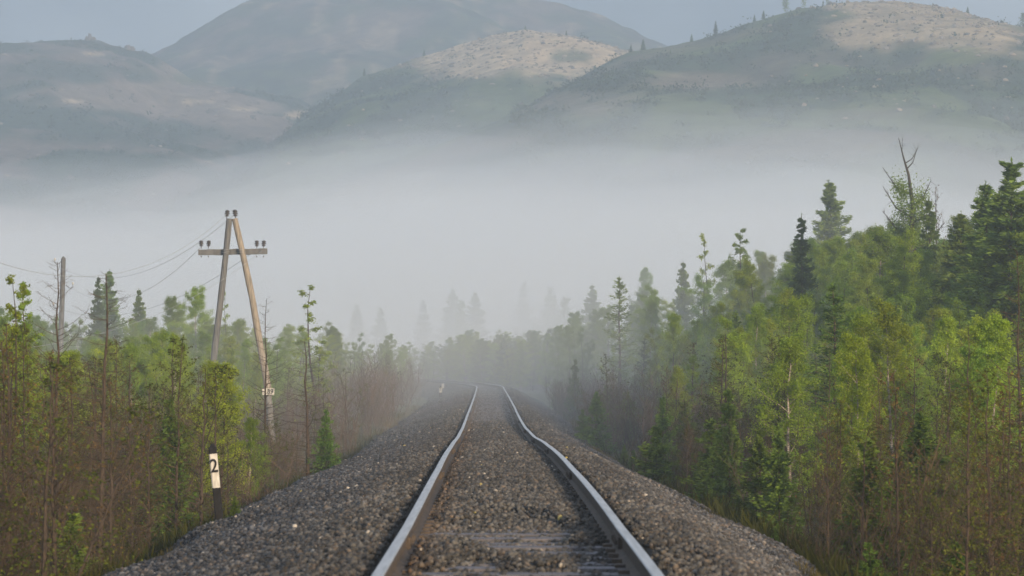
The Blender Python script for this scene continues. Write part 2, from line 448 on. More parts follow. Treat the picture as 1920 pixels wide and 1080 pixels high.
# ------------------------------------------------------------------ loose stones on the ballast
def stones():
    phi = (1 + 5 ** .5) / 2
    ico = np.array([(-1, phi, 0), (1, phi, 0), (-1, -phi, 0), (1, -phi, 0), (0, -1, phi), (0, 1, phi), (0, -1, -phi), (0, 1, -phi), (phi, 0, -1), (phi, 0, 1), (-phi, 0, -1), (-phi, 0, 1)]) / 1.9
    fi = np.array([(0, 11, 5), (0, 5, 1), (0, 1, 7), (0, 7, 10), (0, 10, 11), (1, 5, 9), (5, 11, 4), (11, 10, 2), (10, 7, 6), (7, 1, 8), (3, 9, 4), (3, 4, 2), (3, 2, 6), (3, 6, 8), (3, 8, 9), (4, 9, 5), (2, 4, 11), (6, 2, 10), (8, 6, 7), (9, 8, 1)])
    r = np.random.default_rng(5)
    ys, os_, rad = [], [], []
    for (y0, y1, dens, s0, s1) in ((13.5, 24, 1150, .009, .025), (24, 40, 800, .011, .027), (40, 70, 380, .014, .032), (70, 130, 110, .018, .038), (130, 215, 42, .026, .046)):
        n = int((y1 - y0) * 6.9 * dens)
        ys.append(r.uniform(y0, y1, n)); os_.append(r.uniform(-3.7, 3.2, n)); rad.append(s0 + (s1 - s0) * r.random(n) ** 2)
    y, o, s = np.concatenate(ys), np.concatenate(os_), np.concatenate(rad)
    keep = (np.abs(np.abs(o) - 0.7975) > 0.11) & ~((np.abs(np.abs(o) - 0.7975) < 0.2) & (r.random(len(o)) < 0.6))
    bury = burial(o, y)
    keep &= ~((np.abs(o) < 1.3) & (r.random(len(o)) > 0.34 + 0.66 * bury))
    y, o, s = y[keep], o[keep], s[keep]
    n = len(y)
    x = track_x(y) + o
    z = track_z(y) + cross_section(o + edge_shift(o, y), y) + r.uniform(0, .03, n) * np.where(np.abs(o) < .7, .2 + .8 * bury[keep], 1) + s * 0.25
    v = ico[None] * (1 + 0.42 * (r.random((n, 12, 1)) - .5)) * s[:, None, None] * (0.75 + 0.6 * r.random((n, 1, 3)))
    a, bq, cq = [r.uniform(0, 2 * math.pi, n) for _ in range(3)]
    def rot(v, t, i, j):
        c, sn = np.cos(t)[:, None], np.sin(t)[:, None]
        w = v.copy(); w[..., i] = c * v[..., i] - sn * v[..., j]; w[..., j] = sn * v[..., i] + c * v[..., j]
        return w
    v = rot(rot(rot(v, a, 0, 1), bq, 1, 2), cq, 0, 2)
    v = v + np.stack([x, y, z], -1)[:, None, :]
    me = bpy.data.meshes.new('gravel')
    f = (fi[None] + (np.arange(n) * 12)[:, None, None]).reshape(-1)
    me.vertices.add(n * 12); me.vertices.foreach_set('co', v.astype(np.float32).ravel())
    me.loops.add(len(f)); me.loops.foreach_set('vertex_index', f.astype(np.int32))
    me.polygons.add(n * 20); me.polygons.foreach_set('loop_start', (np.arange(n * 20) * 3).astype(np.int32))
    me.update(calc_edges=True)
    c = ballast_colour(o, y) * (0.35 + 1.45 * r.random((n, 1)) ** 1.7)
    warm = r.random((n, 1)) < 0.22
    c = np.where(warm, c * np.array([1.18, 1.0, .86]), c)
    c = c * (0.62 + 0.78 * fbm(x * .9, y * .35, 44, 4))[:, None]
    pale = r.random((n, 1)) < 0.006
    c = np.where(pale, np.array([0.26, 0.235, 0.20]) * (0.7 + 0.5 * r.random((n, 1))), c)
    yel = r.random((n, 1)) < 0.0003
    c = np.where(yel, np.array([0.24, 0.20, 0.07]), c)
    c4 = np.repeat(np.concatenate([c, np.ones((n, 1))], 1), 12, axis=0)
    at = me.attributes.new('ground_colour', 'FLOAT_COLOR', 'POINT')
    at.data.foreach_set('color', c4.astype(np.float32).ravel())
    me.materials.append(M['stone'])
    tag(link(bpy.data.objects.new('gravel', me)), 'loose crushed stones lying on the track bed', 'gravel', kind='stuff')
stones()

# ------------------------------------------------------------------ the railway track
JOINTS = [8.3, 21.0, 34.0, 46.5, 59.0, 71.5, 84.0, 96.5, 109, 121.5, 134, 146.5]
def railway():
    root = empty('railway_track', (float(track_x(12)), 12, float(track_z(12)) - .17))
    inv = Vector(root.location)
    tag(root, 'single railway track with worn shiny rails bending left into the fog', 'railway track')
    def path(side, ys):
        d = 0.5
        hx = (track_x(ys + d) - track_x(ys - d)) / (2 * d)
        nx = 1 / np.sqrt(1 + hx ** 2)
        # rails hang a little between their joints, so the line is slightly kinked there
        ph = np.interp(ys, JOINTS, np.arange(len(JOINTS)))
        t = ph - np.floor(ph)
        kink = 0.007 * (4 * t * (1 - t) - .5) * (1 - sstep(60, 120, ys)) * side
        x = track_x(ys) + (side * .7975 + kink) * nx
        return np.stack([x, ys - side * .7975 * hx * nx, track_z(ys) + kink * .5], -1), hx
    prof = [(-.066, -.152), (.066, -.152), (.066, -.142), (.012, -.125), (.009, -.045), (.0365, -.036), (.0365, -.006), (.030, 0), (-.030, 0), (-.0365, -.006), (-.0365, -.036), (-.009, -.045), (-.012, -.125), (-.066, -.142)]
    for side in (-1, 1):
        ys = np.concatenate([np.arange(6, 150, .5), np.arange(150, 290, 1.0)])
        pts, hx = path(side, ys)
        mb = MB()
        k = len(prof)
        V = []
        for (p, h) in zip(pts, hx):
            w = np.array([1, -h, 0]) / math.hypot(1, h)
            for (a, z) in prof:
                V.append(p + w * a + np.array([0, 0, z]))
        fs, fr = [], []
        for i in range(len(pts) - 1):
            for j in range(k):
                j2 = (j + 1) % k
                q = (i * k + j, i * k + j2, (i + 1) * k + j2, (i + 1) * k + j)
                (fs if j in (6, 7, 8) else fr).append(q)
        V = np.array(V) - np.array(inv)
        mb.add(V, fr, 0)
        mb.m += [1] * len(fs); mb.f += fs
        rail = mb.build('rail', [M['rust'], M['steel']], root)
        for jy in JOINTS:
            (p,), (h,) = path(side, np.array([jy]))
            jb = MB()
            c, s_ = 1 / math.hypot(1, h), h / math.hypot(1, h)
            R = [(c, s_, 0), (-s_, c, 0), (0, 0, 1)]
            for e in (-1, 1):
                jb.box((p[0] + e * .026 * c, p[1] - e * .026 * s_, p[2] - .085), (.034, .80, .085), 0, R)
                for by_ in (-.28, -.1, .1, .28):
                    jb.box((p[0] + e * .05 * c + by_ * s_, p[1] + by_ * c, p[2] - .085), (.03, .035, .035), 0, R)
            jb.v = [q - np.array(inv, dtype=np.float32) for q in jb.v]
            jb.build('joint_bar', M['rust'], rail)
    # sleepers every 55 cm: the nearest hundred each on its own, the rest as one part
    rest = MB()
    rs = random.Random(3)
    for i in range(420):
        y = 8.0 + i * .55
        x, z = float(track_x(y)), float(track_z(y))
        h = float(track_x(y + .5) - track_x(y - .5))
        L = math.hypot(1, h)
        R = [(1 / L, h / L, 0), (-h / L, 1 / L, 0), (0, 0, 1)]
        mb = rest if i >= 100 else MB()
        mb.box((x + rs.uniform(-.03, .03) - inv.x, y + rs.uniform(-.02, .02) - inv.y, z - .235 + rs.uniform(-.008, .004) - inv.z), (2.68, .24, .165), 0, R, 0.5)
        for sd in (-1, 1):
            for e in (-1, 1):
                xx = sd * .7975 + e * .10
                mb.box((x + xx / L - inv.x, y - xx * h / L - inv.y, z - .143 - inv.z), (.07, .10, .03), 1, R)
        if i < 100:
            mb.build('sleeper', [M['sleeper'], M['rust']], root)
    tag(rest.build('sleeper', [M['sleeper'], M['rust']], root), kind='stuff')
railway()

# ------------------------------------------------------------------ marker posts
def text_mesh(txt, size, depth):
    cu = bpy.data.curves.new('numeral', 'FONT')
    cu.body = txt; cu.size = size; cu.extrude = depth; cu.offset = size * .018; cu.align_x = 'CENTER'; cu.align_y = 'CENTER'
    ob = bpy.data.objects.new('numeral', cu)
    COL.objects.link(ob)
    dg = bpy.context.evaluated_depsgraph_get()
    me = bpy.data.meshes.new_from_object(ob.evaluated_get(dg))
    bpy.data.objects.remove(ob)
    bpy.data.curves.remove(cu)
    return me

def marker_post(px, py, d, H, w, lean, label, digit, bands):
    p = P(px, py, d)
    z0 = p.z - .14
    root = empty('marker_post', (p.x, d, z0))
    root.rotation_euler = (math.radians(-1.5), math.radians(lean), math.radians(4))
    tag(root, label, 'marker post', 'striped marker posts along the ballast edge')
    b0, b1 = bands[0] * H + .14, bands[1] * H + .14
    top = H + .14
    def sq(z0_, z1_, ww, name, m, tip=0):
        mb = MB()
        c = ww / 2; k = c * .72
        ring = [(-c, -k), (-k, -c), (k, -c), (c, -k), (c, k), (k, c), (-k, c), (-c, k)]
        v = [(a, b_, z0_) for a, b_ in ring] + [(a, b_, z1_) for a, b_ in ring]
        f = [(i, (i + 1) % 8, 8 + (i + 1) % 8, 8 + i) for i in range(8)] + [tuple(range(8))[::-1]]
        if tip:
            v += [(a * .28, b_ * .28, z1_ + tip) for a, b_ in ring]
            f += [(8 + i, 8 + (i + 1) % 8, 16 + (i + 1) % 8, 16 + i) for i in range(8)] + [tuple(range(16, 24))]
        else:
            f += [tuple(range(8, 16))]
        mb.add(v, f)
        return mb.build(name, m, root)
    sq(0, b0, w, 'post_foot', M['black_paint'])
    body = sq(b0, b1, w * 1.01, 'white_band', M['white_paint'])
    sq(b1, top - w * .55, w, 'black_cap', M['black_paint'], w * .55)
    if digit:
        me = text_mesh(digit, H * .255, .002)
        me.materials.append(M['black_paint'])
        o = link(bpy.data.objects.new('numeral', me), body)
        o.scale = (.82, 1, 1)
        o.rotation_euler = (math.pi / 2, 0, 0)
        o.location = (0, -w * .505 - .002, b0 + (b1 - b0) * .63)
    return root
marker_post(413, 970, 34, .885, .095, -5.6, 'leaning black and white marker post bearing the numeral 2, nearest to the camera', '2', (.40, .86))
marker_post(826, 750, 160, .80, .16, 0.5, 'small distant striped marker post on the gravel shoulder, nearer of the far pair', '3', (.52, .86))
marker_post(830, 738, 187, .72, .15, 0, 'small distant striped marker post half hidden behind its nearer twin', '', (.50, .90))

# ------------------------------------------------------------------ telegraph poles
def insulator(parent, base, s=1.0, mat='porcelain', lean=0.0):
    mb = MB()
    pr = [(0.012, 0), (0.012, .085), (.030, .085), (.066, .098), (.072, .115), (.036, .130), (.036, .148), (.082, .158), (.090, .182), (.050, .198), (.048, .214), (.072, .224), (.078, .246), (.055, .274), (.02, .29)]
    n = 10
    v, f = [], []
    for r, z in pr:
        for k in range(n):
            a = k * 2 * math.pi / n
            v.append((r * s * math.cos(a) + lean * z * s, r * s * math.sin(a), z * s))
    for i in range(len(pr) - 1):
        for k in range(n):
            f.append((i * n + k, i * n + (k + 1) % n, (i + 1) * n + (k + 1) % n, (i + 1) * n + k))
    f.append(tuple((len(pr) - 1) * n + k for k in range(n)))
    mb.add(np.array(v) + np.array(base), f)
    return mb.build('insulator', M[mat], parent, smooth=True)

DP = 90.0
def a_pole():
    q = P(458, 845, DP)
    gz = float(ground_z(q.x, DP))
    root = empty('telegraph_pole', (q.x, DP, gz))
    tag(root, 'A-shaped timber telegraph pole with a crossarm, one grey leg and one tan leg', 'telegraph pole')
    O = np.array(root.location)
    L = lambda px, py, dy=0.0: np.array(P(px, py, DP)) + np.array([0, dy, 0]) - O
    def leg(points, radii, m, name, dy=0):
        mb = MB()
        pts = np.array([L(a, b_, dy) for a, b_ in points])
        t = np.linspace(0, 1, 16)
        tt = np.linspace(0, 1, len(points))
        pp = np.stack([np.interp(t, tt, pts[:, i]) for i in range(3)], -1)
        pp[:, 0] += 0.012 * np.sin(t * 9)
        mb.tube(pp, np.interp(t, tt, radii) * (1 + .05 * np.sin(t * 31)), 12)
        return mb.build(name, m, root, smooth=False)
    leg([(430, 410), (402, 668), (388, 800)], [.094, .104, .112], M['grey_wood'], 'leg')
    tag(leg([(440, 410), (473, 560), (498, 700), (503, 745)], [.092, .104, .114, .118], M['pale_wood'], 'leg'), 'tan leg with bare wood')
    f = leg([(502, 728), (509, 800), (516, 880)], [.10, .11, .12], M['concrete'], 'footing', -.16)
    leg([(388, 742), (386, 790), (382, 880)], [.10, .11, .12], M['concrete'], 'footing', -.16)
    mb = MB()
    a, c = L(371, 473, .20), L(500, 471, .20)
    mid = (a + c) / 2
    n = 8
    for i in range(n):
        x0 = a + (c - a) * i / n; x1 = a + (c - a) * (i + 1) / n
        mb.box((x0 + x1) / 2 + np.array([0, 0, .006 * math.sin(i * 2.1)]), (x1[0] - x0[0] + .001 * (i % 2), .15, .175 + .006 * (i % 3)), 0)
    arm = mb.build('crossarm', M['grey_wood'], root)
    for px in (376, 389.5, 480.5, 493):
        insulator(root, L(px, 466, .20), 0.92, lean=0.05 if px in (389.5, 493) else 0)
    insulator(root, L(425, 411, 0), 1.0, lean=0.08)
    insulator(root, L(442, 411, 0), 1.05, lean=-0.10)
    mb = MB()
    for px in (376, 389.5, 480.5, 493):
        mb.tube([L(px, 479, .20), L(px, 482, .20)], .018, 6)
    mb.build('bolt', M['iron'], arm)
    mb = MB()
    for (px, py, rr) in ((423.5, 466, .118), (423.1, 469, .118), (422.8, 472, .119), (451.5, 466, .119), (452.2, 469, .119), (452.8, 472, .120)):
        c_ = L(px, py + 2, .06)
        a_ = np.linspace(0, 2 * math.pi, 15)
        mb.tube(np.stack([c_[0] + rr * np.cos(a_), c_[1] + (rr + .07) * np.sin(a_), c_[2] + .012 * np.sin(a_ * 2)], -1), .006, 4, cap=False)
    mb.build('wire_binding', M['wire'], root)
    # small white number board, a young trunk stands before its first character
    mb = MB()
    mb.box(L(504.5, 734, -.30), (.385, .02, .215))
    for e in (-1, 1):
        mb.box(L(504.5, 734, -.22) + np.array([0, 0, e * .06]), (.10, .14, .03))
    board = mb.build('number_board', M['white_paint'], root)
    me = text_mesh('39', .20, .002); me.materials.append(M['black_paint'])
    o = link(bpy.data.objects.new('numeral', me), board)
    o.rotation_euler = (math.pi / 2, 0, 0)
    o.location = L(508.5, 734, -.314)
    return root
a_pole()

def round_pole():
    d = 128.0
    top, bot = P(119, 485, d), P(112, 700, d)
    gz = float(ground_z(bot.x, d))
    root = empty('telegraph_pole', (bot.x, d, gz))
    tag(root, 'single round grey telegraph pole with curved hooks and white insulators', 'telegraph pole')
    O = np.array(root.location)
    a = np.array(P(109, 810, d)) - O; b_ = np.array(top) - O
    mb = MB()
    t = np.linspace(0, 1, 14)
    pp = a[None] * (1 - t)[:, None] + b_[None] * t[:, None]
    mb.tube(pp, np.interp(t, [0, 1], [.135, .105]), 10)
    mb.tube([b_, b_ + np.array([-.005, 0, .10])], [.105, .03], 10)
    mb.build('pole', M['grey_wood'], root)
    for (px, py, e) in ((116, 489, -1), (124, 534, 1), (113, 572, -1)):
        s = np.array(P(px, py, d)) - O
        pts = [s + np.array([e * .04 * 0, -.05, 0]), s + np.array([e * .13, -.05, -.14]), s + np.array([e * .24, -.05, -.16]), s + np.array([e * .31, -.05, -.08]), s + np.array([e * .31, -.05, .04])]
        mb = MB(); mb.tube(pts, .014, 5)
        h = mb.build('hook', M['iron'], root)
        insulator(h, pts[-1] - np.array([0, 0, .09]), .62, 'white_porcelain')
round_pole()

def wire(pts_px, label, r=.006):
    """pts_px: (px, py, distance) along the hanging wire"""
    pts = np.array([np.array(P(*q)) for q in pts_px])
    t = np.zeros(len(pts)); t[1:] = np.cumsum(np.linalg.norm(np.diff(pts, axis=0), axis=1)); t /= t[-1]
    co = [np.polyfit(t, pts[:, i], 1 if i < 2 else 2) for i in range(3)]
    # the ends stay where they are tied
    tt = np.linspace(0, 1, 40)
    res = np.stack([np.polyval(co[i], tt) for i in range(3)], -1)
    e0, e1 = pts[0] - res[0], pts[-1] - res[-1]
    res = res + e0[None] * (1 - tt)[:, None] + e1[None] * tt[:, None]
    o0 = res[0].copy()
    mb = MB(); mb.tube(res - o0, r, 5)
    tag(mb.build('telegraph_wire', M['wire'], None, smooth=True, loc=o0), label, 'wire', 'telegraph wires between the poles')
wire([(425, 402, DP), (340, 474, 84), (250, 512, 79), (170, 517, 75), (60, 498, 70), (-120, 440, 63)], 'topmost thin wire sagging from the apex of the A-frame pole past the round pole', .0055)
wire([(442, 400, DP), (380, 449, 95), (310, 494, 102), (240, 516, 109), (150, 520, 118), (105, 498, 127.95)], 'thin wire from the second apex insulator to the top hook of the round pole', .0055)
wire([(376, 464, DP + .2), (327, 514, 98), (271, 557, 107), (215, 563, 115), (135, 540, 128)], 'thin wire from the outer insulator of the crossarm falling to the middle hook', .006)
wire([(480.5, 468, DP + .2), (402, 514, 96), (315, 560, 103), (230, 590, 111), (160, 592, 119), (104, 577, 127.9)], 'thin wire from the inner insulator beyond the tan leg to the lowest hook', .006)
wire([(493, 468, DP + .2), (412, 527, 82), (280, 582, 74), (190, 632, 68), (100, 653, 63), (-80, 662, 55)], 'pale lowest wire crossing both legs of the A-frame pole and sagging into the birches', .0045)

#<HILLS
# ------------------------------------------------------------------ hills behind the fog
def hill(name, label, D, sil, Lf, Lb, x0, x1, nx, ny, mat, colour_fn, rough=3.0, seed=0, power=1.15):
    """a hill whose crest runs D metres ahead; sil: its crest as seen in the photograph"""
    xs = np.linspace(x0, x1, nx)
    t = np.concatenate([np.linspace(-Lb, 0, max(8, ny // 4), endpoint=False), np.linspace(0, Lf, ny)])   # metres towards the viewer
    X, T = np.meshgrid(xs, t)
    # the crest wanders in depth
    wob = (fbm(X / 90.0, X * 0, seed, 3) - .5) * Lf * .12
    Y = D - T + wob * sstep(0, 40, T)
    sx = np.array([P(px, py, D).x for px, py in sil]); sz = np.array([P(px, py, D).z for px, py in sil])
    S = np.interp(X, sx, sz)
    S = S + (fbm(X / 9.0, X * 0 + 3, seed + 1, 4) - .5) * rough * .55
    zb = -6.0
    p = np.where(T >= 0, 1 - np.clip(T / Lf, 0, 1) ** power, 1 - np.clip(-T / Lb, 0, 1) ** 1.5)
    lump = (fbm(X / 60.0, Y / 60.0, seed + 2, 5) - .5) * 10 + (fbm(X / 14.0, Y / 14.0, seed + 4, 4) - .5) * rough
    ridge = (1 - np.abs(fbm(X / 110.0 + Y / 260.0, Y / 300.0, seed + 6, 4) - .5) * 4) * 9
    Z = zb + (S - zb) * p + (lump + ridge) * sstep(0, 60, np.abs(T)) * np.clip((S - zb) / 60, 0, 1) * np.clip((1 - T / Lf) * 4, 0, 1)
    U = px_of(X, Y); V = 660 - (Z - CAMZ) / Y * F
    col = colour_fn(X, Y, Z, U, V)
    o = grid_mesh(name, X, Y, Z, mat, col)
    tag(o, label, 'hill', kind='structure')
    def at(x, tt):
        """the point on the hillside at x, tt metres in front of the crest"""
        i = np.clip((np.asarray(x) - x0) / (x1 - x0) * (nx - 1), 0, nx - 1.001)
        j = np.interp(tt, t, np.arange(len(t))).clip(0, len(t) - 1.001)
        i0, j0 = np.floor(i).astype(int), np.floor(j).astype(int)
        fi, fj = i - i0, j - j0
        g_ = lambda A: (A[j0, i0] * (1 - fi) + A[j0, i0 + 1] * fi) * (1 - fj) + (A[j0 + 1, i0] * (1 - fi) + A[j0 + 1, i0 + 1] * fi) * fj
        return g_(X), g_(Y), g_(Z), g_(U), g_(V), np.stack([g_(col[..., k]) for k in range(3)], -1)
    return at

C_SHRUB = np.array([0.036, 0.064, 0.030]); C_GRASS = np.array([0.090, 0.125, 0.038]); C_TAN = np.array([0.42, 0.32, 0.19])
C_BROWN = np.array([0.175, 0.135, 0.098]); C_SUNLIT_ROCK = np.array([0.60, 0.45, 0.27]); C_LIME = np.array([0.13, 0.17, 0.04])  # rock tone is raised and warmed to carry the sunlight on the crest
def mixc(a, b, k):
    return a * (1 - k[..., None]) + b * k[..., None]
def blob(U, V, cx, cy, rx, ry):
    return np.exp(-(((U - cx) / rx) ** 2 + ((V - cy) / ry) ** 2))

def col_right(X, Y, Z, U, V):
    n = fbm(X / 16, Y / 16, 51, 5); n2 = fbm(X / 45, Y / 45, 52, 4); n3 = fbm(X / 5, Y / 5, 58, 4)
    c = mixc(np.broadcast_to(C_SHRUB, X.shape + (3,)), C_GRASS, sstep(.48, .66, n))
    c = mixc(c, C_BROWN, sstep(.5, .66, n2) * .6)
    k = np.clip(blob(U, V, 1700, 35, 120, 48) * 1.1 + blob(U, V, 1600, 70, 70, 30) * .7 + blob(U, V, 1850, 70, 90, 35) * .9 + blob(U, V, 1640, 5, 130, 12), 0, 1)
    c = mixc(c, C_TAN, sstep(.15, .85, k + (n3 - .5) * .9))  # summit scree, its tan brightened to stand in for sunlight there
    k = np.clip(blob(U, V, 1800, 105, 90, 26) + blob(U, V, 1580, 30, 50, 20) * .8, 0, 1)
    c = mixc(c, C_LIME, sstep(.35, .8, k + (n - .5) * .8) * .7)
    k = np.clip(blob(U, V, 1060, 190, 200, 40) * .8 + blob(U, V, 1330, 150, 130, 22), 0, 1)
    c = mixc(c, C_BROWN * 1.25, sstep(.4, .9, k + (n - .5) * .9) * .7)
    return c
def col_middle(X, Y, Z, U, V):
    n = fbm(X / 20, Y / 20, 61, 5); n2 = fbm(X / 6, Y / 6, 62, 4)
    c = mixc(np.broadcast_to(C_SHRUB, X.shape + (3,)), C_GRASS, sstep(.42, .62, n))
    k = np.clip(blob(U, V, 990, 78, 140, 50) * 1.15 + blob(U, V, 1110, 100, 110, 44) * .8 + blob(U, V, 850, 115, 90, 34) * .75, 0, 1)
    c = mixc(c, C_SUNLIT_ROCK, sstep(.12, .85, k + (n2 - .5) * .8))  # bare rock along the crest, with low warm sunlight painted into its colour
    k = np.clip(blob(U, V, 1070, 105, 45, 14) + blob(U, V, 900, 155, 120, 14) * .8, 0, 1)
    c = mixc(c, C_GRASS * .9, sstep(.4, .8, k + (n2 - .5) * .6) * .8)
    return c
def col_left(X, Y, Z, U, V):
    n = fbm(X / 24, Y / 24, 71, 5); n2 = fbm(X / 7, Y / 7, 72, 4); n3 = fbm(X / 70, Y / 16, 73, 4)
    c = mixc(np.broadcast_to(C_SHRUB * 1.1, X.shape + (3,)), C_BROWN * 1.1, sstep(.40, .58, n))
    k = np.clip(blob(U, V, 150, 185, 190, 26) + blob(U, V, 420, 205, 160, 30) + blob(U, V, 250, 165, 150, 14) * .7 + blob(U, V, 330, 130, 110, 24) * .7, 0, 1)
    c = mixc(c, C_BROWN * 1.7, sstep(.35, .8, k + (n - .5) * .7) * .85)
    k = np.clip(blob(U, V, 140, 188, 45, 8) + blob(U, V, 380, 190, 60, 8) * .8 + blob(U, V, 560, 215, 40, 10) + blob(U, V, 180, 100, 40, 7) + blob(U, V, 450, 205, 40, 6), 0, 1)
    c = mixc(c, C_SUNLIT_ROCK, sstep(.5, .9, k + (n2 - .5) * 1.2))
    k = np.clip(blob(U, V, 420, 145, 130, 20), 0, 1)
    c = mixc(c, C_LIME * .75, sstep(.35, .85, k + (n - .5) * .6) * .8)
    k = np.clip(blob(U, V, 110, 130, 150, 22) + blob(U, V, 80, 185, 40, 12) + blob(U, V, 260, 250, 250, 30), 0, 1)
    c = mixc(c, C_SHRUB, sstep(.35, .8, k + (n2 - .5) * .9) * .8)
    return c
def col_far(X, Y, Z, U, V):
    n = fbm(X / 60, Y / 60, 81, 5); n2 = fbm(X / 16, Y / 16, 82, 4)
    c = mixc(np.broadcast_to(C_BROWN * .95, X.shape + (3,)), C_GRASS * .8, sstep(.44, .56, n))
    c = mixc(c, C_SHRUB, sstep(.50, .62, n2) * .9)
    c = mixc(c, C_TAN, sstep(.60, .70, fbm(X / 9, Y / 30, 83, 4)) * .6)
    return c

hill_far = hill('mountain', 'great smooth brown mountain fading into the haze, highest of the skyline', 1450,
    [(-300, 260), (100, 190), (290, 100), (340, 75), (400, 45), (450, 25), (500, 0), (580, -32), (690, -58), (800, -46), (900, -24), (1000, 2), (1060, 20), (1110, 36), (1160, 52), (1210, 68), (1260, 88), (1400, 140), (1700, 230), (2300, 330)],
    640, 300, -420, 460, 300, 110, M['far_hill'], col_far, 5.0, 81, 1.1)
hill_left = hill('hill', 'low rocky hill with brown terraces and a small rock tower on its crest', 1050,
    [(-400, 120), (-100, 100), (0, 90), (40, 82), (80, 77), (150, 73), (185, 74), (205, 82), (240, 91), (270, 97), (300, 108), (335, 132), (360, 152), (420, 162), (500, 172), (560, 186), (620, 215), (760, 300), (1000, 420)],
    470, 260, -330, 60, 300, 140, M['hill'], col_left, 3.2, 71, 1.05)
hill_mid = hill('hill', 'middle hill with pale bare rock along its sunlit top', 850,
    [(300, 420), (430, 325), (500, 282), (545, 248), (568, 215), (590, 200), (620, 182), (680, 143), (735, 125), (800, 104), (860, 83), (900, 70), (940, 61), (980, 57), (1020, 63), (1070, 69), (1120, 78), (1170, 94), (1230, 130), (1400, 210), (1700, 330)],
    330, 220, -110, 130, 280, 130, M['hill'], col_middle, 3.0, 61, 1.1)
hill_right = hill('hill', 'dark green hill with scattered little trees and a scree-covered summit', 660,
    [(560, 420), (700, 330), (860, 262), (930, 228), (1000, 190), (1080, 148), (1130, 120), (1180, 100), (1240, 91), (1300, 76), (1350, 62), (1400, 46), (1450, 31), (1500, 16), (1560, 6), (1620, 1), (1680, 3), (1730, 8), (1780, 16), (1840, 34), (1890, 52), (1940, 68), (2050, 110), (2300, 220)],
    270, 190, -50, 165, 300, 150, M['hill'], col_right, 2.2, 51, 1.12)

def hill_scatter(name, at, x0, x1, t0, t1, n, size, mat, want, seed, label, cat):
    """boulders or low shrubs strewn over a hillside, too many to count"""
    r = np.random.default_rng(seed)
    x, t = r.uniform(x0, x1, n), r.uniform(t0, t1, n) ** 1.0
    X, Y, Z, U, V, c = at(x, t)
    lum = c @ np.array([.3, .5, .2])
    k = (lum > .15) if want == 'rock' else (lum < .085)
    k |= r.random(n) < .06
    X, Y, Z = X[k], Y[k], Z[k]
    mb = MB()
    base = np.array([(-1, 0, 0), (0, -1, 0), (1, 0, 0), (0, 1, 0), (-.6, -.6, .55), (.6, -.6, .6), (.6, .6, .5), (-.6, .6, .62), (0, 0, .95)])
    fc = [(0, 1, 4), (1, 5, 4), (1, 2, 5), (2, 6, 5), (2, 3, 6), (3, 7, 6), (3, 0, 7), (0, 4, 7), (4, 5, 8), (5, 6, 8), (6, 7, 8), (7, 4, 8)]
    for i in range(len(X)):
        s = size[0] + (size[1] - size[0]) * r.random() ** 2.5
        a = r.uniform(0, 6.28)
        if want == 'rock':
            v = base * (1 + .5 * (r.random((9, 1)) - .5)) * np.array([s, s * r.uniform(.6, 1.1), s * r.uniform(.5, 1.0)])
            v = v @ np.array([(math.cos(a), math.sin(a), 0), (-math.sin(a), math.cos(a), 0), (0, 0, 1)])
            mb.add(v + np.array([X[i], Y[i], Z[i] - .15 * s]), fc, 0, r.random())
        else:
            q = 14
            ctr = r.normal(0, 1, (q, 3)) * np.array([s * .45, s * .45, s * .36]) + np.array([X[i], Y[i], Z[i] + s * .45])
            leaf_quads(mb, ctr, s * .26, r, r.random(q))
    o = mb.build(name, mat)
    tag(o, label, cat, kind='stuff')

def leaf_quads(mb, ctr, size, r, tint, flat=0.0, stretch=1.0, direction=None, thin=.55):
    n = len(ctr)
    a = r.normal(0, 1, (n, 3)); a[:, 2] *= (1 - flat)
    if direction is not None: a = direction + a * .35
    a /= np.linalg.norm(a, axis=1)[:, None] + 1e-9
    b_ = np.cross(a, r.normal(0, 1, (n, 3))); b_ /= np.linalg.norm(b_, axis=1)[:, None] + 1e-9
    s = np.broadcast_to(np.asarray(size, dtype=np.float64), (n,))[:, None] * r.uniform(.65, 1.25, (n, 1))
    v = np.stack([ctr - a * s * stretch, ctr - b_ * s * thin, ctr + a * s * stretch, ctr + b_ * s * thin], 1)
    mb.quads(v, tint)

hill_scatter('boulders', hill_right, 55, 135, -6, 130, 3200, (.2, .9), M['rock'], 'rock', 1, 'scree of pale boulders on the summit of the dark green hill', 'boulders')
hill_scatter('boulders', hill_mid, -60, 50, -6, 160, 3600, (.2, 1.0), M['rock'], 'rock', 2, 'pale boulders strewn over the sunlit top of the middle hill', 'boulders')
hill_scatter('boulders', hill_left, -215, -60, -6, 330, 1200, (.3, 1.2), M['rock'], 'rock', 3, 'boulders on the brown terraces of the low rocky hill', 'boulders')
hill_scatter('shrubbery', hill_right, 0, 140, 3, 180, 7000, (.5, 1.6), M['hill_shrub'], 'shrub', 4, 'low shrubs covering the flank of the dark green hill', 'shrubs')
hill_scatter('shrubbery', hill_mid, -110, 40, 4, 200, 5000, (.5, 1.8), M['hill_shrub'], 'shrub', 5, 'low shrubs below the bare rock of the middle hill', 'shrubs')
hill_scatter('shrubbery', hill_left, -215, -50, 5, 330, 4600, (.6, 2.0), M['hill_shrub'], 'shrub', 6, 'dark shrubs between the terraces of the low rocky hill', 'shrubs')

